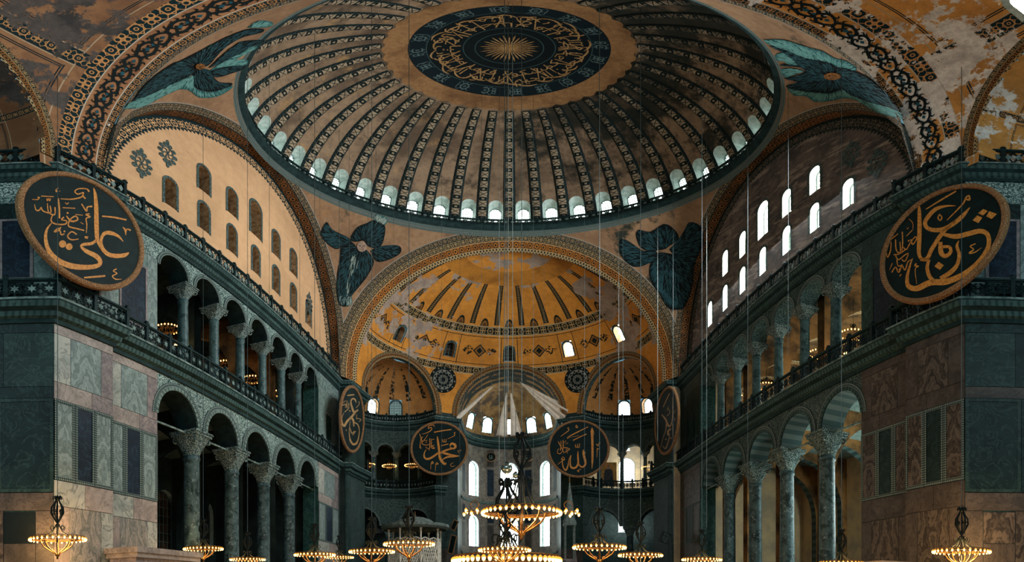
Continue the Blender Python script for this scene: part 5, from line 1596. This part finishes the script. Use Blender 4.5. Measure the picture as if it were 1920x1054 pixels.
SMALL = [[(-.25, .1, .06), (-.05, -.15, .07), (.2, .1, .06)], [(.1, .25, .06), (.1, -.2, .06)], [(-.3, -.2, .05), (0, -.3, .06), (.3, -.15, .05)], [(-.15, .3, .05), (-.15, 0, .05)]]
for px, py, lb in ((920.5, 857, 'small black roundel high between the left and middle apse windows'), (989, 857, 'small black roundel half behind the tall lamp stem near the apse windows')):
    q = at_dist(px, py, 68.0); t = thing('small_roundel', lb, 'roundel', q, 0, 'small apse roundels')
    mb = MB(); mb.disc(0, 0, .58, lambda x, z: (x, -.04, z), 0, 24)
    for st in SMALL: mb.stroke(st, lambda x, z: (x, -.06, z), 1)
    mb.build('canvas', [MT['disc'], MT['quill_pale']], t)
    mb = MB(); mb.tube([(.6*cos(a), -.03, .6*sin(a)) for a in lin(0, 2*pi, 24)], .06, 6); mb.build('frame', MT['gold_rim'], t)

# ------------------------------------------------------------------ winged seraphim on the pendentives
def densify(poly, k=3):
    out = []
    n = len(poly)
    P = [(p[0], p[1], 0) for p in poly] + [(poly[0][0], poly[0][1], 0)]
    return [(p[0], p[1]) for p in catmull(P, k)][:-1]
def seraph(ox, oy, k, label, face, fr, darks, lights, seed, fm, lift=.05, pale='feather_hi'):
    rg = random.Random(seed)
    t = thing('seraph_mosaic', label, 'mosaic', (0, 0, 0), 0, 'seraph mosaics on the pendentives')
    tr = lambda P: [(ox + x/k, oy + y/k) for x, y in P]
    F = (ox + face[0]/k, oy + face[1]/k)
    def mp(d): return lambda x, y: on_sphere(x, y, PC, RP - d)
    for kind, polys, base, qm, dens in (('feather_fringe', lights, 'feather', pale, .55), ('wing', darks, 'seraph', 'quill', .28)):
        for P in polys:
            mb = MB()
            P = tr(P); Q = densify(P)
            d0 = lift if kind == 'wing' else lift*.6
            fill(mb, Q, mp(d0), 0)
            xs = [p[0] for p in P]; ys = [p[1] for p in P]
            A = (max(xs) - min(xs))*(max(ys) - min(ys))
            n = int(A*dens*.16) + 12; c = 0
            for _ in range(n*3):
                if c >= n: break
                x, y = rg.uniform(min(xs), max(xs)), rg.uniform(min(ys), max(ys))
                if not inside((x, y), Q): continue
                dx, dy = x - F[0], y - F[1]; l = hypot(dx, dy) or 1; dx /= l; dy /= l
                L = rg.uniform(5, 12); b = rg.uniform(-.25, .25)
                x2, y2 = x + (dx - dy*b)*L, y + (dy + dx*b)*L
                if not inside((x2, y2), Q): continue
                mb.stroke([(x, y, .5), ((x + x2)/2, (y + y2)/2, 1.0), (x2, y2, .3)], mp(d0 + .04), 1, smooth_path=False); c += 1
            mb.build(kind, [MT[base], MT[qm]], t)
    if fm:
        mb = MB(); fx, fy, rx, ry = fr
        mb.disc(ox + fx/k, oy + fy/k, rx/k, mp(lift + .08), 0, 18, ry/k)
        e = MB()
        for sx in (-.38, .38):
            mb.disc(ox + (fx + sx*rx)/k, oy + (fy - .15*ry)/k, .17*rx/k, mp(lift + .1), 1, 8, .10*ry/k)
        mb.stroke([(ox + fx/k, oy + (fy - .1*ry)/k, .3), (ox + (fx + .06*rx)/k, oy + (fy + .3*ry)/k, .9)], mp(lift + .1), 1, smooth_path=False)
        mb.stroke([(ox + (fx - .28*rx)/k, oy + (fy + .55*ry)/k, .5), (ox + (fx + .28*rx)/k, oy + (fy + .55*ry)/k, .5)], mp(lift + .1), 1, smooth_path=False)
        mb.build('face', [MT[fm], MT['seraph']], t)
    return t
seraph(230, 20, 5.27, 'dark winged seraph painted left of the dome, below the scrolled arch', (740, 560), (770, 553, 48, 30),
 [[(90,900),(230,720),(420,570),(560,500),(700,540),(720,600),(600,680),(460,740),(300,820),(150,890)], [(560,500),(760,400),(950,300),(1100,230),(1250,180),(1390,180),(1370,220),(1200,260),(1050,340),(950,430),(850,540),(760,545)],
  [(850,570),(950,470),(1100,350),(1200,300),(1390,290),(1370,320),(1250,370),(1150,430),(1000,510)], [(860,600),(1000,560),(1200,540),(1190,580),(1080,620),(930,660)], [(690,600),(780,575),(860,590),(920,680),(980,710),(1080,715),(1060,750),(900,800),(780,790),(710,740)]],
 [[(0,970),(90,900),(300,820),(460,740),(600,680),(700,640),(720,720),(640,780),(560,780),(400,850),(250,930),(120,970)], [(1230,170),(1340,100),(1470,110),(1480,150),(1380,170)], [(540,520),(640,460),(760,400),(880,330),(890,350),(780,420),(660,490),(560,530)],
  [(860,590),(1000,500),(1150,430),(1280,350),(1330,350),(1310,380),(1180,450),(1050,530),(900,590)], [(960,550),(1080,500),(1220,480),(1230,530),(1120,545),(1000,560)], [(690,690),(720,760),(790,795),(900,800),(1060,745),(1090,750),(1050,790),(960,840),(880,860),(760,860),(690,810),(640,770)]], 1, 'face_br')
seraph(1420, 50, 5.27, 'teal edged dark seraph painted right of the dome with gilded face', (740, 490), (740, 492, 85, 36),
 [[(110,190),(180,200),(300,240),(450,300),(600,330),(720,360),(790,400),(900,420),(1050,480),(1170,570),(1300,700),(1400,830),(1300,790),(1150,760),(1000,710),(880,660),(840,620),(720,660),(600,655),(450,640),(310,610),(290,580),(400,550),(260,510),(400,480),(470,440),(400,400),(230,390),(260,370),(390,385),(330,320),(250,260)]],
 [[(60,130),(160,125),(260,130),(400,170),(520,210),(640,240),(760,310),(880,340),(980,410),(960,440),(850,410),(790,405),(720,370),(600,340),(450,305),(300,245),(180,200),(90,165)], [(170,290),(210,260),(290,270),(400,380),(300,370),(250,340),(200,340)], [(230,420),(330,410),(460,440),(380,470),(270,500)],
  [(290,610),(450,635),(600,650),(720,655),(840,615),(890,655),(1000,705),(1150,755),(1390,830),(1430,910),(1300,880),(1180,850),(1050,770),(950,720),(850,710),(700,740),(560,740),(480,690),(360,680)]], 2, 'face_br')
seraph(590, 370, 4.79, 'seraph with uncovered pale face painted beside the left of the far arch', (425, 443), (424, 444, 44, 46),
 [[(325,350),(380,270),(470,230),(530,205),(620,240),(635,300),(615,400),(580,450),(520,455),(470,430),(440,390),(380,400),(330,390)], [(50,320),(105,220),(160,290),(290,355),(330,400),(240,450),(190,465),(130,430),(80,380)], [(500,480),(580,440),(740,430),(780,470),(750,520),(640,570),(550,575)],
  [(230,460),(330,400),(400,480),(460,470),(520,540),(530,600),(480,700),(420,780),(330,890),(300,975),(230,970),(200,880),(200,700),(225,560)]],
 [[(525,200),(560,155),(640,180),(650,215),(630,250),(560,225)], [(235,880),(330,890),(325,975),(240,975),(215,930)]], 3, 'face', pale='quill_pale')
mbq = MB()
for P in ([(330,505),(360,505),(385,545),(430,530),(400,610),(340,700),(312,800),(295,900),(275,880),(292,740),(310,640)],):
    Q = [(590 + x/4.79, 370 + y/4.79) for x, y in P]
    rg = random.Random(9)
    for _ in range(150):
        x0, y0 = rg.uniform(590 + 270/4.79, 590 + 430/4.79), rg.uniform(370 + 505/4.79, 370 + 880/4.79)
        x1, y1 = x0 - 2.2 + rg.uniform(-1, 1), y0 + rg.uniform(6, 13)
        if inside((x0, y0), Q) and inside((x1, y1), Q): mbq.stroke([(x0, y0, .5), (x1, y1, 1.1)], lambda x, y: on_sphere(x, y, PC, RP - .12), 0, smooth_path=False)
_s3 = [o for o in COL.objects if o.name.startswith('seraph_mosaic')][-1]
mbq.build('breast_feathers', MT['quill_pale'], _s3)
seraph(1150, 370, 4.79, 'very dark smoky seraph painted beside the right of the far arch', (480, 510), (480, 520, 30, 34),
 [[(40,430),(70,375),(130,390),(190,430),(270,480),(380,480),(400,560),(330,590),(230,625),(150,610),(80,540)], [(200,330),(230,290),(330,310),(450,240),(540,280),(590,370),(500,440),(450,470),(300,480),(230,430)], [(500,470),(590,370),(640,290),(680,225),(760,240),(800,300),(810,420),(750,540),(720,620),(620,600),(560,540)],
  [(330,600),(400,500),(560,520),(680,600),(720,620),(720,720),(680,900),(620,1000),(500,1000),(420,880),(350,780),(320,680)]], [[(340,620),(380,600),(420,700),(480,850),(600,960),(540,990),(430,880),(360,780)]], 4, None, pale='quill')

# ------------------------------------------------------------------ chandeliers (unit ring radius, ring centre at the origin)
def spiral(x0, z0, r, t0, t1, n=14):
    return [(x0 + r*(1 - .6*k/n)*cos(t0 + (t1 - t0)*k/n), 0, z0 + r*(1 - .6*k/n)*sin(t0 + (t1 - t0)*k/n)) for k in range(n + 1)]
def rot(pts, a): return [(p[0]*cos(a) - p[1]*sin(a), p[0]*sin(a) + p[1]*cos(a), p[2]) for p in pts]
def bulb_mesh(s=1.0):
    m = MB(); m.lathe([(.006, -.085*s), (.03*s, -.07*s), (.05*s, -.02*s), (.047*s, .03*s), (.03*s, .06*s)], n=8, m=0)
    m.lathe([(.052*s, .02*s), (.056*s, .05*s), (.03*s, .075*s), (.015, .09*s)], n=8, m=1)
    o = m.build('bulb', [MT['bulb'], MT['lampcup']]); d = o.data; bpy.data.objects.remove(o); return d
BULB = bulb_mesh(.66)
def chandelier(name, label, group, n=32, tall=False, lobes=0):
    t = thing(name, label, 'chandelier', group=group)
    m = MB(); N = 48
    for rr, z, th in ((1, 0, .022), (.93, .02, .014), (1, .07, .014)):
        m.tube([(rr*cos(2*pi*k/N), rr*sin(2*pi*k/N), z) for k in range(N)], th, 5, closed=True)
    for k in range(n):
        a = 2*pi*k/n; m.tube([(.93*cos(a), .93*sin(a), .02), (cos(a), sin(a), .07)], .01, 4)
    m.build('ring', MT['brass'], t)
    for k in range(n):
        a = 2*pi*(k + .5)/n
        b = bpy.data.objects.new('bulb', BULB); COL.objects.link(b); b.parent = t; b.location = (1.03*cos(a), 1.03*sin(a), -.02)
    for j in range(lobes):
        a0 = 2*pi*j/lobes
        lm = MB(); cx, cy = 1.3*cos(a0), 1.3*sin(a0)
        lm.tube([(cx + .2*cos(2*pi*k/16), cy + .2*sin(2*pi*k/16), 0) for k in range(16)], .016, 5, closed=True); lm.tube([(cos(a0), sin(a0), 0), (cx - .2*cos(a0), cy - .2*sin(a0), 0)], .016, 5)
        lm.tube(rot(spiral(1.2, .2, .16, -1.5, 4.5), a0), .012, 5)
        q = lm.build('side_ring', MT['brass'], t)
        for k in range(7):
            w = a0 + (k - 3)*.8; b = bpy.data.objects.new('bulb', BULB); COL.objects.link(b); b.parent = t; b.location = (cx + .2*cos(w), cy + .2*sin(w), -.04 if k % 2 else .04)
    for k in range(8):
        a = 2*pi*k/8
        m = MB()
        m.tube(rot([(.62, 0, .0), (.6, 0, -.12), (.5, 0, -.27), (.3, 0, -.41), (.13, 0, -.5), (.06, 0, -.56)], a), [.014, .022, .026, .026, .022, .018], 5)
        m.tube(rot([(.6, 0, 0), (1, 0, 0)], a), .014, 4)
        m.tube(rot(spiral(.22, -.40, .07, 2.6, 7.5, 10), a), .012, 4)
        m.build('basket_arm', MT['brass'], t)
    m = MB(); m.lathe([(.001, -.74), (.035, -.72), (.05, -.68), (.03, -.64), (.10, -.60), (.085, -.54), (.04, -.5), (.02, -.45)], n=12); m.build('pendant', MT['brass'], t)
    m = MB(); h = 1.15 if tall else .55
    m.tube([(0, 0, -.5), (0, 0, h + 1.05)], .02, 6)
    m.lathe([(.02, h - .2), (.06, h - .1), (.04, h), (.05, h + .1), (.02, h + .2)], n=10)
    m.build('stem', MT['iron'], t)
    for k in range(6):      # sweeping upper arms and open crown of scrolls
        a = 2*pi*k/6 + .2
        m = MB()
        m.tube(rot([(.60, 0, .03), (.42, 0, .12), (.22, 0, h*.45), (.1, 0, h*.8), (.06, 0, h)], a), [.022, .02, .018, .016, .014], 5)
        m.tube(rot(spiral(.2, h*.75, .1, -1.2, 4.5), a), .014, 5)
        m.build('upper_arm', MT['iron'], t)
    m = MB()
    for k in range(5):
        a = 2*pi*k/5
        m.tube(rot([(.04, 0, h + .05), (.12, 0, h + .2), (.24, 0, h + .42), (.22, 0, h + .62), (.1, 0, h + .8), (.05, 0, h + .92)], a), [.024, .03, .036, .033, .027, .02], 5)
        m.tube(rot(spiral(.15, h + .45, .09, -2.0, 4.0), a), .024, 4)
        m.tube(rot(spiral(.12, h + .98, .06, -1.5, 3.0, 8), a), .024, 4)
    m.lathe([(.02, h + .85), (.1, h + .9), (.12, h + .96), (.05, h + 1.0), (.02, h + 1.06)], n=10)
    m.build('crown', MT['iron'], t)
    return t
def lamp_light(t, power, rad=.4):
    d = bpy.data.lights.new('lamp_glow', 'POINT'); d.energy = power*WARM; d.color = (1.0, .55, .2); d.shadow_soft_size = rad
    o = bpy.data.objects.new('lamp_glow', d); COL.objects.link(o); o.parent = t; o.location = (0, 0, -.12)
def ceil_z(x, y):
    r2 = x*x + (y - D)**2
    if r2 < 14.35**2: return DCZ + sqrt(DR*DR - r2)
    if abs(y - D) < S and abs(x) < S: return ZS + sqrt(RP*RP - r2)
    if y > D + S: return ZS + sqrt(max((R0 if y > 47.2 else S - .5)**2 - x*x - max(y - 47, 0)**2, 0))
    return ZS + sqrt(max(S*S - x*x, 0)) if y > D - S - 2.75 else 33.0
def add_cable(t, loc, r, z0):
    top = ceil_z(loc.x, loc.y) + .3
    m = MB(); m.tube([(0, 0, z0), (0, 0, (top - loc.z)/r)], .013/r, 5); m.build('cable', MT['wire'], t)
P_STD = P_TALL = None
CH = [ # px, py (ring centre), ring radius px, real radius, label
 (108, 1011, 52, .95, 'chandelier hanging closest to the left pier, glowing on brown marble'),
 (381, 1029, 36, .95, 'chandelier in front of the first and second left arcade columns'),
 (464, 1049, 32, .85, 'low chandelier in front of the third left arcade column'),
 (590, 1040, 37, .95, 'chandelier just before the far left pier'),
 (636, 1045, 26, .95, 'small distant chandelier beside the far left pier'),
 (697, 1034, 41, .95, 'chandelier hanging left of the lattice kiosk'),
 (767, 1020, 46, .95, 'chandelier hanging right in front of the lattice kiosk'),
 (946, 1031, 47, .95, 'chandelier hanging below the big central one near the apse'),
 (1124, 1026, 48, .95, 'chandelier hanging right of the pointed pulpit spire'),
 (1201, 1041, 40, .95, 'chandelier below the bright window of the right exedra'),
 (1316, 1049, 36, .95, 'low chandelier at the foot of the far right pier'),
 (1590, 1056, 40, .80, 'lowest chandelier before the right arcade columns'),
 (1803, 1034, 53, .95, 'chandelier hanging closest to the right pier, glowing on brown marble')]
std = chandelier('chandelier', 'x', 'ring chandeliers over the nave', 32)
for i, (px, py, rp, rr, lb) in enumerate(CH):
    loc = at_dist(px, py, rr/(rp/1000))
    o = std if i == 0 else dup(std, loc)
    if px > 1500 and rp == 40: loc.x -= .3
    o.location = loc; o['label'] = lb; o['group'] = 'ring chandeliers over the nave'; o.scale = (rr, rr, rr)
    o.rotation_euler = (0, 0, i*.37)
for o in [o for o in COL.objects if o.get('category') == 'chandelier']:
    lamp_light(o, 650 if o.location.y < 14 else 170); add_cable(o, o.location, o.scale.x, 1.55)
big = chandelier('chandelier', 'large central chandelier with tall scrolled stem and two side rings', 'large chandeliers', 40, True, 2)
loc = at_dist(978, 961, 1.62/.072); big.location = loc; big.scale = (1.62,)*3; lamp_light(big, 500); add_cable(big, loc, 1.62, 2.2)
low = chandelier('chandelier', 'widest chandelier, cut by the bottom edge, below the central one', 'large chandeliers', 56)
loc = at_dist(950, 1050, 2.9/.098); low.location = loc; low.scale = (2.9,)*3; add_cable(low, loc, 2.9, 1.55); lamp_light(low, 420)
# small wheel lamps of the galleries
def wheel_lamp(label, group):
    t = thing('wheel_lamp', label, 'lamp', group=group)
    m = MB(); N = 32
    for rr, z in ((1, 0), (.55, -.1), (.3, -.42)): m.tube([(rr*cos(2*pi*k/N), rr*sin(2*pi*k/N), z) for k in range(N)], .03, 5, closed=True)
    for k in range(8):
        a = 2*pi*k/8; m.tube(rot([(1, 0, 0), (.8, 0, -.1), (.55, 0, -.22), (.3, 0, -.42), (.05, 0, -.52)], a), .022, 4)
        m.tube(rot([(1, 0, 0), (.5, 0, .02), (.25, 0, .5), (.05, 0, .95)], a), .012, 4)
    m.build('ring', MT['brass'], t)
    m = MB(); m.tube([(0, 0, .6), (0, 0, 5.2)], .018, 4)
    for k in range(4): m.tube(rot(spiral(.16, .85, .16, -1.5, 4.5), k*pi/2), .03, 4)
    m.lathe([(.02, .6), (.12, .7), (.06, .8), (.1, .95), (.02, 1.1)], n=8)
    m.build('stem', MT['iron'], t)
    for k in range(24):
        a = 2*pi*k/24; b = bpy.data.objects.new('bulb', BULB); COL.objects.link(b); b.parent = t
        b.location = (1.02*cos(a), 1.02*sin(a), .02); b.scale = (1.5, 1.5, 1.5)
    return t
wl = wheel_lamp('x', 'y'); first = True
for side, lst in (('left', ((312, 618, 24), (425, 684, 21), (473, 712, 20), (512, 738, 17), (545, 761, 16))), ('right', ((1600, 628, 25), (1540, 664, 23), (1437, 725, 20), (1397, 747, 17), (1363, 769, 15), (1335, 790, 13)))):
    for k, (px, py, rp) in enumerate(lst):
        th = abs(px - PX0)/PF; dist = 18.6/sin(th); loc = at_dist(px, py, dist)
        lb = '%s wheel lamp from the near pier inside the %s gallery' % (ORD[k], side); g = 'wheel lamps in the %s gallery' % side
        o = wl if first else dup(wl, loc); first = False
        o.location = loc; o['label'] = lb; o['group'] = g; o.scale = (rp/1000*dist,)*3
for k, (px, py, rp) in enumerate(((690, 872, 13), (730, 874, 13), (772, 873, 13), (1217, 878, 14))):
    loc = at_dist(px, py, 61.5); o = dup(wl, loc); o.scale = (rp/1000*61.5,)*3
    o['label'] = ('wheel lamp in the right exedra gallery beside the dark roundel' if k == 3 else '%s wheel lamp counted from the far left pier in the left exedra gallery' % ORD[k]); o['group'] = 'wheel lamps in the exedra galleries'
for o in [o for o in COL.objects if o.get('category') == 'lamp']: lamp_light(o, 20, .3)
for px, py, s_ in ((319, 640, 'left'), (331, 647, 'left'), (1577, 671, 'right'), (1586, 663, 'right')):
    th = abs(px - PX0)/PF; loc = at_dist(px, py, 17.6/sin(th))
    t = thing('spotlight', ('outer' if px in (319, 1586) else 'inner') + ' glowing spotlight on the %s gallery floor behind the railing' % s_, 'spotlight', loc, 0, 'gallery spotlights')
    m = MB(); m.lathe([(.001, -.13), (.09, -.1), (.13, 0), (.09, .1), (.001, .13)], n=12); m.build('bulb', MT['bulb'], t)
    m = MB(); m.tube([(0, 0, -.1), (0, 0, 13.6 - loc.z)], .025, 5); m.box((0, 0, 13.63 - loc.z), (.3, .3, .05)); m.lathe([(.14, -.14), (.15, -.1), (.02, -.2)], n=10); m.build('stand', MT['iron'], t)
    lamp_light(t, 50, .15)

# ------------------------------------------------------------------ loose wires from the dome
for k, (px, dd, zb, mt) in enumerate(((655, 38, 12, 'wire'), (690, 36, 14, 'wire'), (705, 38, 6, 'wire'), (738, 42, 9, 'wire'), (828, 40, 8, 'wire'), (862, 45, 12, 'wire'), (903, 36, 7, 'wire'), (936, 34, 9, 'rope'), (953, 24.0, 11.0, 'rope'), (961, 24.3, 11.0, 'rope'),
     (1000, 33, 8, 'wire'), (1020, 44, 8, 'wire'), (1096, 38, 10, 'wire'), (1160, 42, 6, 'rope'), (1168, 40, 6, 'wire'), (1233, 39, 13, 'rope'), (1262, 38, 5, 'wire'), (1325, 36, 6, 'rope'), (1402, 30, 8, 'wire'), (600, 36, 14, 'wire'), (562, 33, 10, 'wire'), (505, 27, 12, 'wire'), (1478, 26, 14, 'wire'))):
    p = at_dist(px, 800, dd); zt = ceil_z(p.x, p.y) + .2
    m = MB(); m.tube([(p.x, p.y, zb), (p.x, p.y, zt)], .013 if mt == 'rope' else .010, 5)
    o = m.build('hanging_wire', MT[mt]); tag(o, 'thin pale rope hanging free from the dome' if mt == 'rope' else 'thin grey wire hanging free from the dome', 'wire', 'pale ropes from the dome' if mt == 'rope' else 'grey wires from the dome')
# iron tie rods across the arches
for sg, sd in ((-1, 'left'), (1, 'right')):
    ys = [19.7] + COLY + [41.05]
    for k in range(5):
        m = MB(); a, b = ys[k] + (.88 if k else .12), ys[k+1] - (.88 if k < 4 else .1)
        m.box((sg*(XA + .5), (a + b)/2, 10.2), (.07, b - a, .09))
        for e in (a, b): m.box((sg*(XA + .5), e, 10.2), (.16, .08, .18))
        o = m.build('tie_rod', MT['lead']); tag(o, 'iron tie rod across the %s arch from the near pier in the %s ground arcade' % (ORD[k], sd), 'tie rod', 'tie rods of the %s arcade' % sd)

# ------------------------------------------------------------------ veils in the apse
def veil(name, label, A, B, C_, D_, fold, dist, bulge=.4):
    """quad of pixel corners (A,B top edge; C_,D_ bottom edge) at their distances, hung as folded cloth"""
    a, b, c, d = (at_dist(p[0], p[1], p[2] if len(p) > 2 else dist) for p in (A, B, C_, D_))
    mb = MB()
    def f(u, v):
        p = (a*(1 - u) + b*u)*(1 - v) + (d*(1 - u) + c*u)*v
        w = sin(u*fold*pi)*.22*v + sin(v*pi)*bulge*.25
        return p + Vector((0, -w, -sin(v*pi)*bulge*.3))
    mb.grid(f, lin(0, 1, 28), lin(0, 1, 16), 0)
    o = mb.build(name, MT['cloth'])
    o['kind'] = 'thing'
    tp = a if a.z > b.z else b; cm_ = MB(); cm_.tube([tp, tp + Vector((0, .05, 28.35 - tp.z if abs(tp.x) < 1 else .6))], .02, 5)
    for q_, dz in ((c, .3), (d, .3)):
        if abs(q_.x) > 4:
            c2_ = MB(); c2_.tube([q_, q_ + Vector((.9 if q_.x > 0 else -.9, -.2, dz))], .02, 5); c2_.build('cord', MT['rope'], o)
    cm_.build('cord', MT['rope'], o) if len(cm_.v) < 99 else None; md = o.modifiers.new('thickness', 'SOLIDIFY'); md.thickness = .02
    tag(o, label, 'veil', 'cloth veils in the apse'); return o
veil('cloth_veil', 'narrow pale cloth left of the cord, hanging before the middle apse window', (949.5, 737), (951, 737), (951.5, 818), (930, 817), 2, 62.5, .0)
veil('cloth_veil', 'narrow pale cloth right of the cord, hanging before the middle apse window', (957, 737), (959, 737), (979.5, 817), (957.5, 818), 2, 62.5, .0)
veil('cloth_veil', 'thin strip of pale cloth stretched to the left side of the apse', (922, 725, 62), (924.5, 726, 62), (859, 789, 60.6), (854, 781, 60.6), 1, 62, .2)
veil('cloth_veil', 'wide grey cloth swept up to the right side of the apse', (974, 716, 62.2), (976, 716.5, 62.2), (1068.5, 763, 60.4), (1053, 797, 60.4), 6, 62, .5)

# glass globes on ropes
for px, py, r, lb in ((950, 878, .27, 'larger silvery glass globe hanging before the middle apse window'), (967, 891, .15, 'smaller silvery glass globe hanging beside the larger one')):
    loc = at_dist(px, py, 24.6 if r > .2 else 24.3); t = thing('glass_globe', lb, 'globe', loc, 0, 'silvery globes')
    m = MB(); m.lathe([(.001, -r)] + [(r*cos(a), r*sin(a)) for a in lin(-1.4, 1.4, 14)] + [(.001, r)], n=24); m.build('ball', MT['globe'], t)
    m = MB(); m.lathe([(.02, r*.9), (r*.5, r*.86), (r*.4, r*1.05), (.03, r*1.2)], n=12); m.tube([(0, 0, r), (0, 0, 3.2)], .012, 5); m.build('hanger', MT['iron'], t)

# ------------------------------------------------------------------ sultan's kiosk, pulpit spire
loc = at_dist(778, 1040, 50.5); t = thing('lattice_kiosk', 'pale domed kiosk with gilded lattice screens below the left roundel', 'kiosk', (loc.x, loc.y, 0))
kr = 2.5; K = 8; pp = [(kr*cos(2*pi*(k + .5)/K), kr*sin(2*pi*(k + .5)/K)) for k in range(K)]
m = MB(); m.lathe([(kr*.93, 0), (kr*.93, 3.6), (kr*1.05, 3.75), (kr*1.05, 4.0)], n=K, smooth=False, a0=pi/K); m.build('base', MT['white'], t)
for k in range(K):
    a, b = pp[k], pp[(k+1) % K]
    m = MB(); m.lathe([(.12, 4.0), (.09, 4.2), (.08, 7.3), (.14, 7.5)], (a[0], a[1], 0), 8); m.build('post', MT['white'], t)
    m = MB(); L = hypot(b[0]-a[0], b[1]-a[1]); F = lambda u, z: (a[0] + (b[0]-a[0])*u/L, a[1] + (b[1]-a[1])*u/L, z)
    for j in range(9):
        x = L*(j + .5)/9; top = 6.35 + .22*abs(sin(pi*x/L*2))
        m.tube([F(max(x - .35, 0), 4.2), F(min(x + .35, L), top)], .035, 4); m.tube([F(min(x + .35, L), 4.2), F(max(x - .35, 0), top)], .035, 4)
    for j in range(5):
        z = 4.2 + .5*j; m.tube([F(0, z), F(L, z)], .035, 4)
    m.tube([F(L*q/16, 6.4 + .22*abs(sin(pi*q/8))) for q in range(17)], .06, 5)
    m.build('lattice_screen', MT['white'], t)
m = MB(); m.lathe([(kr*1.2, 7.5), (kr*1.3, 7.7), (kr*1.3, 7.95), (kr*.80, 8.1), (kr*.74, 8.2), (kr*.62, 8.45), (kr*.36, 8.7), (.02, 8.8)], n=K*3, smooth=False); m.build('roof', MT['lead_roof'], t)
m = MB(); m.lathe([(.05, 8.75), (.12, 8.9), (.03, 9.05), (.07, 9.15), (.005, 9.35)], n=8); m.build('finial', MT['brass'], t)

loc = at_dist(1068, 1000, 50.0); t = thing('pulpit', 'slender stone pulpit with tall pointed cone roof below the right roundel', 'pulpit', (loc.x, loc.y, 0))
m = MB()
for sx in (-1, 1):
    for sy in (-1, 1): m.lathe([(.09, 4.6), (.07, 4.8), (.07, 7.6), (.11, 7.9)], (sx*.42, sy*.42, 0), 8)
m.build('posts', MT['lead_roof'], t)
m = MB(); m.box((0, 0, 2.3), (1.05, 1.05, 4.6)); m.box((0, 0, 4.65), (1.2, 1.2, .14)); m.build('base', MT['rose'], t)
m = MB(); m.box((0, 0, 7.98), (1.15, 1.15, .2)); m.lathe([(.66, 8.05), (.62, 8.35), (.52, 8.5), (.34, 9.9), (.12, 11.5), (.04, 12.1)], n=8, smooth=False); m.build('cone_roof', MT['lead_roof'], t)
m = MB(); m.lathe([(.03, 12.05), (.1, 12.25), (.03, 12.4), (.06, 12.5), (.005, 12.9)], n=8); m.build('finial', MT['brass'], t)
m = MB()
for k in range(12): m.box((.0, -.6 - .3*k, 4.5 - .36*k), (.9, .3, .12))
for sx in (-1, 1): m.face([(sx*.47, -.5, 4.6), (sx*.47, -4.2, .3), (sx*.47, -4.2, 0), (sx*.47, -.5, 0)]); m.tube([(sx*.47, -.5, 5.5), (sx*.47, -4.2, 1.1)], .05, 5)
m.build('stair', MT['rose'], t)

# framed boards leaning from the apse corner
for px, py, w, h, tl, lb in ((852, 985, .6, 1.1, .5, 'upper small framed board tilted on the pier left of the apse'), (848, 1021, .7, 2.0, .25, 'lower tall framed board tilted on the pier left of the apse')):
    loc = at_dist(px, py, 58.6); t = thing('framed_board', lb, 'board', loc, -.5, 'framed boards left of the apse'); t.rotation_euler = (0, tl, -.5)
    m = MB(); m.box((0, 0, 0), (w, .05, h)); m.build('panel', MT['disc'], t)
    m = MB()
    for sx in (-1, 1): m.box((sx*w/2, 0, 0), (.1, .1, h + .1)); m.box((0, 0, sx*h/2), (w + .1, .1, .1))
    m.build('frame', MT['gold_rim'], t)
loc = at_dist(1246, 1008, 47.0); t = thing('loudspeaker', 'black tilted loudspeaker box near the foot of the far right pier', 'loudspeaker', loc, .4); t.rotation_euler = (.3, .25, .4)
m = MB(); m.box((0, 0, 0), (.8, .35, .95)); m.build('box', MT['iron'], t)
m = MB(); m.box((0, -.19, 0), (.7, .03, .85)); m.build('grille', MT['revealk'], t)
# stone platforms at the feet of the near piers
for sg, sd in ((-1, 'left'), (1, 'right')):
    t = thing('marble_platform', 'low pink marble platform at the foot of the near %s pier' % sd, 'platform', (sg*14.05, 18.0, 0))
    zt = 3.3 if sg < 0 else 2.75
    m = MB(); m.box((0, 0, zt), (1.8, 4.6, .22)); m.box((0, 0, zt - .2), (1.65, 4.45, .2)); m.build('slab', MT['pink'], t)
    m = MB(); m.box((0, 0, (zt - .3)/2), (1.4, 4.3, zt - .3)); m.build('base', MT['rose'], t)
# icon in the south exedra gallery
q = at_dist(1141, 889, 62.6); d = Vector((-q.x, -q.y, 0)).normalized()
t = thing('saint_mosaic', 'gold mosaic of a haloed robed figure in the right exedra gallery', 'mosaic', q, atan2(d.y, d.x) + pi/2)
m = MB(); m.box((0, .05, 0), (1.9, .08, 2.9)); m.build('gold_ground', MT['icon'], t)
m = MB(); m.poly(densify([(-.5, -1.4), (-.55, -.4), (-.42, .45), (-.15, .62), (.15, .62), (.42, .45), (.55, -.4), (.5, -1.4)]), lambda x, z: (x, -.02, z)); m.build('robe', MT['robe'], t)
m = MB(); m.disc(0, .88, .2, lambda x, z: (x, -.04, z), 0, 14, .26); m.disc(0, .92, .42, lambda x, z: (x, -.015, z), 1, 20); m.build('head', [MT['face'], MT['gold']], t)
